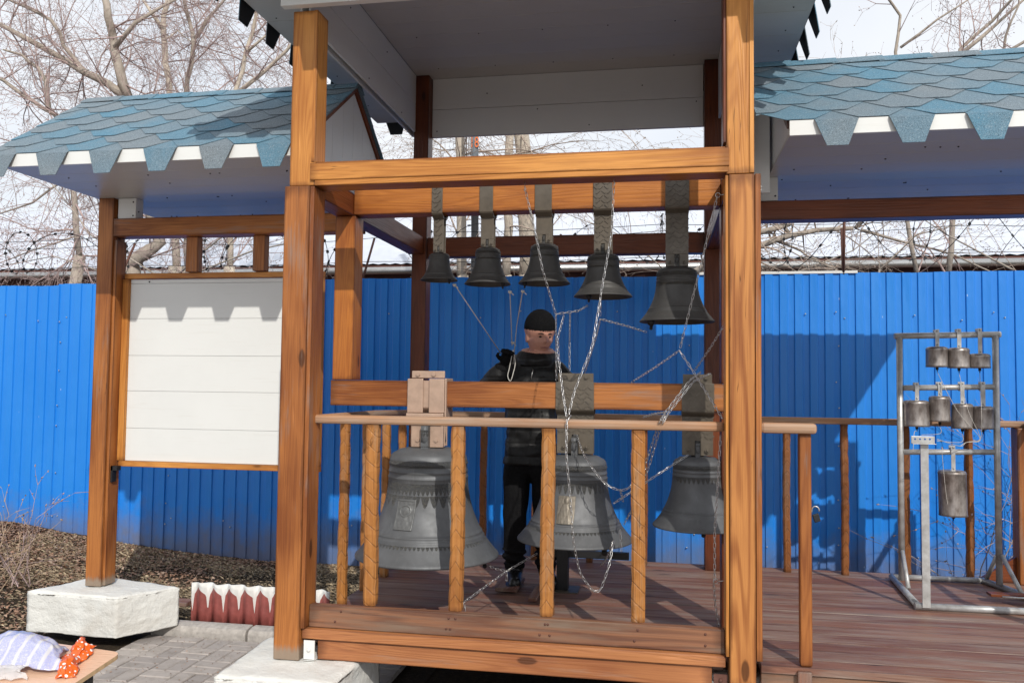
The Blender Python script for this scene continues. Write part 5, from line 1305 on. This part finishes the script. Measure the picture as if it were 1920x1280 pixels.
# ------------------------------------------------------------------ person
def make_person():
    PF = atz(985, 1100, 0); ox, oy = -.80, 5.16
    V = []; E = []; Rr = []
    def nd(p, r, par=None):
        V.append(Vector(p)); Rr.append(r if isinstance(r, tuple) else (r, r)); i = len(V)-1
        if par is not None: E.append((par, i))
        return i
    X, Yy = ox, oy
    pel = nd((X+.0, Yy, .93), (.165, .12)); w1 = nd((X, Yy, 1.06), (.17, .125), pel); ch = nd((X+.0, Yy-.01, 1.22), (.19, .13), w1); ch2 = nd((X+.01, Yy, 1.385), (.165, .125), ch)
    nk0 = nd((X+.02, Yy-.005, 1.475), .105, ch2); nk = nd((X+.035, Yy-.02, 1.50), .066, nk0)
    hd = nd((X+.045, Yy-.03, 1.56), .06, nk)
    # left of picture arm (raised)
    s1_ = nd((X-.155, Yy-.0, 1.42), .098, ch2); e1_ = nd((X-.29, Yy-.08, 1.24), .080, s1_); f1 = nd((X-.20, Yy-.19, 1.36), .072, e1_); h1 = nd((X-.13, Yy-.225, 1.45), .052, f1)
    # other arm, reaching down-right
    s2_ = nd((X+.175, Yy-.0, 1.395), .095, ch2); e2_ = nd((X+.29, Yy-.05, 1.20), .078, s2_); f2 = nd((X+.27, Yy-.20, 1.17), .056, e2_); h2 = nd((X+.24, Yy-.30, 1.20), .042, f2)
    # jacket skirt + legs
    jk = nd((X, Yy+.0, .82), (.175, .13), pel)
    for sg, fx, fy in ((-1, -.10, -.0), (1, .10, .03)):
        hp = nd((X+sg*.085, Yy, .78), .105, jk); kn = nd((X+sg*.095+.0, Yy-.03+fy*.5, .48), .080, hp); an = nd((X+fx, Yy+.01+fy, .14), .072, kn); an2 = nd((X+fx, Yy+.01+fy, .075), .055, an)
        toe = nd((X+fx+sg*.01+.03, Yy-.09+fy, .05), .048, an2); nd((X+fx+sg*.01+.045, Yy-.16+fy, .042), .038, toe)
    me = bpy.data.meshes.new('b'); me.from_pydata(V, E, []); o = bpy.data.objects.new('b', me); COL.objects.link(o)
    sk = o.modifiers.new('s', 'SKIN'); sk.use_smooth_shade = True
    for i, d in enumerate(me.skin_vertices[0].data): d.radius = Rr[i]; d.use_root = (i == 0)
    su = o.modifiers.new('u', 'SUBSURF'); su.levels = 2; su.render_levels = 2
    dg = bpy.context.evaluated_depsgraph_get(); me2 = bpy.data.meshes.new_from_object(o.evaluated_get(dg)); bpy.data.objects.remove(o)
    b = MB(); b.add([v.co.copy() for v in me2.vertices], [tuple(p.vertices) for p in me2.polygons])
    # head, turned to the right of the picture
    hc = Vector((X+.055, Yy-.05, 1.63)); yaw = R(30); tilt = R(6)
    HM = Matrix.Translation(hc) @ Matrix.Rotation(R(5), 4, 'Y') @ Matrix.Rotation(R(8), 4, 'X') @ Matrix.Rotation(yaw, 4, 'Z') @ Matrix.Diagonal((1.06, 1.08, 1.13, 1))
    def hp_(x, y, z): return HM @ Vector((x, y, z))
    hb_ = MB(); n1, n2 = 40, 30; vs = []
    for j in range(n2+1):
        ph = math.pi*j/n2
        for i in range(n1):
            t = 2*math.pi*i/n1; d = Vector((math.sin(ph)*math.cos(t), math.sin(ph)*math.sin(t), math.cos(ph)))
            x, y, z = d.x*.072, d.y*.094, d.z*.118
            fr = max(0, -d.y)
            if z < -.02: k_ = 1-.28*min(1, (-.02-z)/.09); x *= k_; y *= (1-.08*min(1, (-.02-z)/.09))
            # sockets, cheeks, brow, chin
            y += fr*(.010*math.exp(-((abs(x)-.031)**2/.0003+(z-.008)**2/.00022)))
            y -= fr*(.006*math.exp(-((z-.03)**2/.0002)))
            y -= fr*(.008*math.exp(-(x**2/.0006+(z+.10)**2/.0004)))
            y -= fr*(.005*math.exp(-((abs(x)-.04)**2/.0004+(z+.028)**2/.0005)))
            vs.append(hp_(x, y, z))
    fs = [(j*n1+i, j*n1+(i+1) % n1, (j+1)*n1+(i+1) % n1, (j+1)*n1+i) for j in range(n2) for i in range(n1)]
    b.add(vs, fs)
    def blob(c, r, sc=(1, 1, 1)):
        q = MB().ball((0, 0, 0), 1, 14); b.add([hp_(c[0]+v[0]*r*sc[0], c[1]+v[1]*r*sc[1], c[2]+v[2]*r*sc[2]) for v in q.v], q.f)
    blob((0, -.091, -.018), .0115, (1.1, 1.1, .8)); b.add(*(lambda q: ([hp_(*v) for v in q.v], q.f))(MB().tube([(0, -.085, .022), (0, -.092, .0), (0, -.100, -.016)], [.007, .009, .010], 8)))
    blob((0, -.077, -.047), .021, (1.2, .45, .22)); blob((0, -.076, -.056), .019, (1.1, .5, .25))
    for sg in (-1, 1): blob((sg*.077, .006, -.005), .026, (.35, .75, 1.2))
    # knitted hat
    q = MB().ball((0, 0, 0), 1, 24); b.add([hp_(v[0]*.092, .008+v[1]*.106, .058+v[2]*.105) for v in q.v], q.f)
    b.add(*(lambda q: ([hp_(*v) for v in q.v], q.f))(MB().lathe([(.06, .042), (.080, .042), (.085, .048), (.089, .072), (.087, .088), (.07, .088)], 24)))
    # collar
    q = MB().lathe([(.05, 0), (.128, -.01), (.128, .03), (.112, .065), (.092, .085), (.076, .075), (.05, .03)], 28); b.add([Vector((X+.035+v[0], Yy-.012+v[1]*1.02, 1.47+v[2]+.18*v[1])) for v in q.v], q.f)
    # gloved hands with five fingers
    def hand(c, fwd, side, up_, grip=1.0, mir=1):
        fwd, side, up_ = Vector(fwd).normalized(), Vector(side).normalized(), Vector(up_).normalized()
        q = MB().ball((0, 0, 0), 1, 12); b.add([c+fwd*(.035+v[0]*.05)+side*(v[1]*.042)+up_*(v[2]*.022) for v in q.v], q.f)
        for k, (o_, L) in enumerate(((-.030, .062), (-.010, .074), (.011, .070), (.030, .056))):
            p0 = c+fwd*.065+side*o_; p1 = p0+fwd*L*.45-up_*.012*grip; p2 = p1+fwd*L*.12-up_*L*.42*grip; p3 = p2-fwd*L*.25*grip-up_*L*.18
            b.tube([p0, p1, p2, p3], [.0115, .011, .010, .008], 8)
        p0 = c+fwd*.02-side*.035*mir; b.tube([p0, p0-side*.022*mir+fwd*.02-up_*.01, p0-side*.015*mir+fwd*.05-up_*.03], [.014, .012, .009], 8)
    hand(V[h1]+Vector((.0, 0, .0)), (.35, -.35, .85), (.9, .3, -.3), (.2, .9, .3))
    hand(V[h2], (-.2, -.9, .2), (1, -.2, 0), (0, .2, 1), mir=-1)
    # soles
    for sg, fx, fy in ((-1, -.10, -.0), (1, .10, .03)):
        c = Vector((X+fx+sg*.01+.018, Yy-.065+fy, 0)); q = MB().ball((0, 0, 0), 1, 16); b.add([c+Vector((v[0]*.052+.12*0, v[1]*.145, .022+max(-.016, v[2]*.03))) for v in q.v], q.f)
    me = bpy.data.meshes.new('tmpb'); me.from_pydata([tuple(v) for v in b.v], [], b.f); o = bpy.data.objects.new('tmpb', me); COL.objects.link(o)
    rm = o.modifiers.new('r', 'REMESH'); rm.mode = 'VOXEL'; rm.voxel_size = .0055
    dg = bpy.context.evaluated_depsgraph_get(); dg.update(); m3 = bpy.data.meshes.new_from_object(o.evaluated_get(dg)); bpy.data.objects.remove(o)
    # smooth and wrinkle
    nv = len(m3.vertices); co = np.zeros(nv*3); m3.vertices.foreach_get('co', co); co = co.reshape(-1, 3); no_ = np.zeros(nv*3); m3.vertices.foreach_get('normal', no_); no_ = no_.reshape(-1, 3)
    HMi = HM.inverted(); fold = []
    reg = np.zeros(nv, dtype=int)
    hands = [V[h1]+Vector((.02, -.02, .05)), V[h2]+Vector((0, -.05, 0))]
    for i in range(nv):
        p = Vector(co[i]); z = p.z; amp = 0
        hl = HMi @ p
        if z > 1.475 and hl.length < .2 and not (hl.z < -.085 and Vector((p.x-X-.035, p.y-Yy+.012, 0)).length > .078):
            if hl.z > .044: reg[i] = 3
            else: reg[i] = 2 if (hl.z > -.125 and (Vector((hl.x, hl.y, 0)).length < .11)) else 0
            if reg[i] == 2 and hl.z < -.105 and hl.y > -.05: reg[i] = 0
        elif min((p-h).length for h in hands) < .10: reg[i] = 3
        elif z > .80: reg[i] = 0; amp = .013
        elif z > .115: reg[i] = 1; amp = .010
        else: reg[i] = 4
        if z > .80 and z < .86 and reg[i] == 0: amp = .004
        if amp: 
            q = Vector((p.x*7, p.y*7, p.z*(11 if reg[i] == 0 else 6))); co[i] += no_[i]*(amp*(mnoise.noise(q)+.5*mnoise.noise(q*2.3)))
        if reg[i] == 0 and z < 1.44:  # quilting seams
            co[i] += no_[i]*(-.003*max(0, math.cos(z*2*math.pi/.085))**8)
            if z < .87: co[i][0] = ox+(co[i][0]-ox)*(1+.06*(1-(z-.8)/.07)); co[i][1] = oy+(co[i][1]-oy)*(1+.06*(1-(z-.8)/.07))
        if reg[i] == 1 and .14 < z < .24: co[i] += no_[i]*.010*math.sin(z*110+p.x*20)
    co[:, 2] *= .945
    m3.vertices.foreach_set('co', co.ravel())
    for q in ('jacket', 'trouser', 'skin', 'knit', 'boot'): m3.materials.append(M[q])
    mi = np.zeros(len(m3.polygons), dtype=np.int32)
    for k, p in enumerate(m3.polygons): mi[k] = reg[p.vertices[0]]
    m3.polygons.foreach_set('material_index', mi); m3.polygons.foreach_set('use_smooth', np.ones(len(mi), dtype=bool)); m3.update()
    m3.name = 'person'
    po = bpy.data.objects.new('person', m3); COL.objects.link(po)
    m3.transform(Matrix.Translation((-ox, -oy, 0))); po.location = (ox, oy, 0)
    s_ = po.modifiers.new('sm', 'SMOOTH'); s_.factor = .5; s_.iterations = 2
    tag(po, 'man in black knit hat, black jacket and trousers ringing bells behind the middle beam', 'person')
    for sg in (-1, 1):
        c = hp_(sg*.029, -.0815, .010); c.z *= .945; MB().ball(tuple(c), .0080, 10, sc=(1.2, .8, .7)).build('eye', M['eye'], po, recalc=False)
        P_ = [hp_(sg*a_, y_, z_) for a_, y_, z_ in ((.014, -.0945, .027), (.028, -.091, .031), (.043, -.081, .027))]
        MB().tube([Vector((q.x, q.y, q.z*.945)) for q in P_], [.003, .0038, .002], 6).build('eyebrow', M['eye'], po, recalc=False)
    P_ = [hp_(a_, y_, z_) for a_, y_, z_ in ((-.022, -.081, -.052), (0, -.0885, -.050), (.022, -.081, -.052))]
    MB().tube([Vector((q.x, q.y, q.z*.945)) for q in P_], [.002, .0038, .002], 6).build('mouth', simple('lip', (.22, .07, .06), .5), po, recalc=False)
    MB().tube([(X+.03, Yy-.148, 1.34), (X+.02, Yy-.156, 1.28)], .003, 6).build('zip', M['steel'], po, recalc=False)
make_person()

# cleanup of helper meshes
for me in list(bpy.data.meshes):
    if me.users == 0: bpy.data.meshes.remove(me)
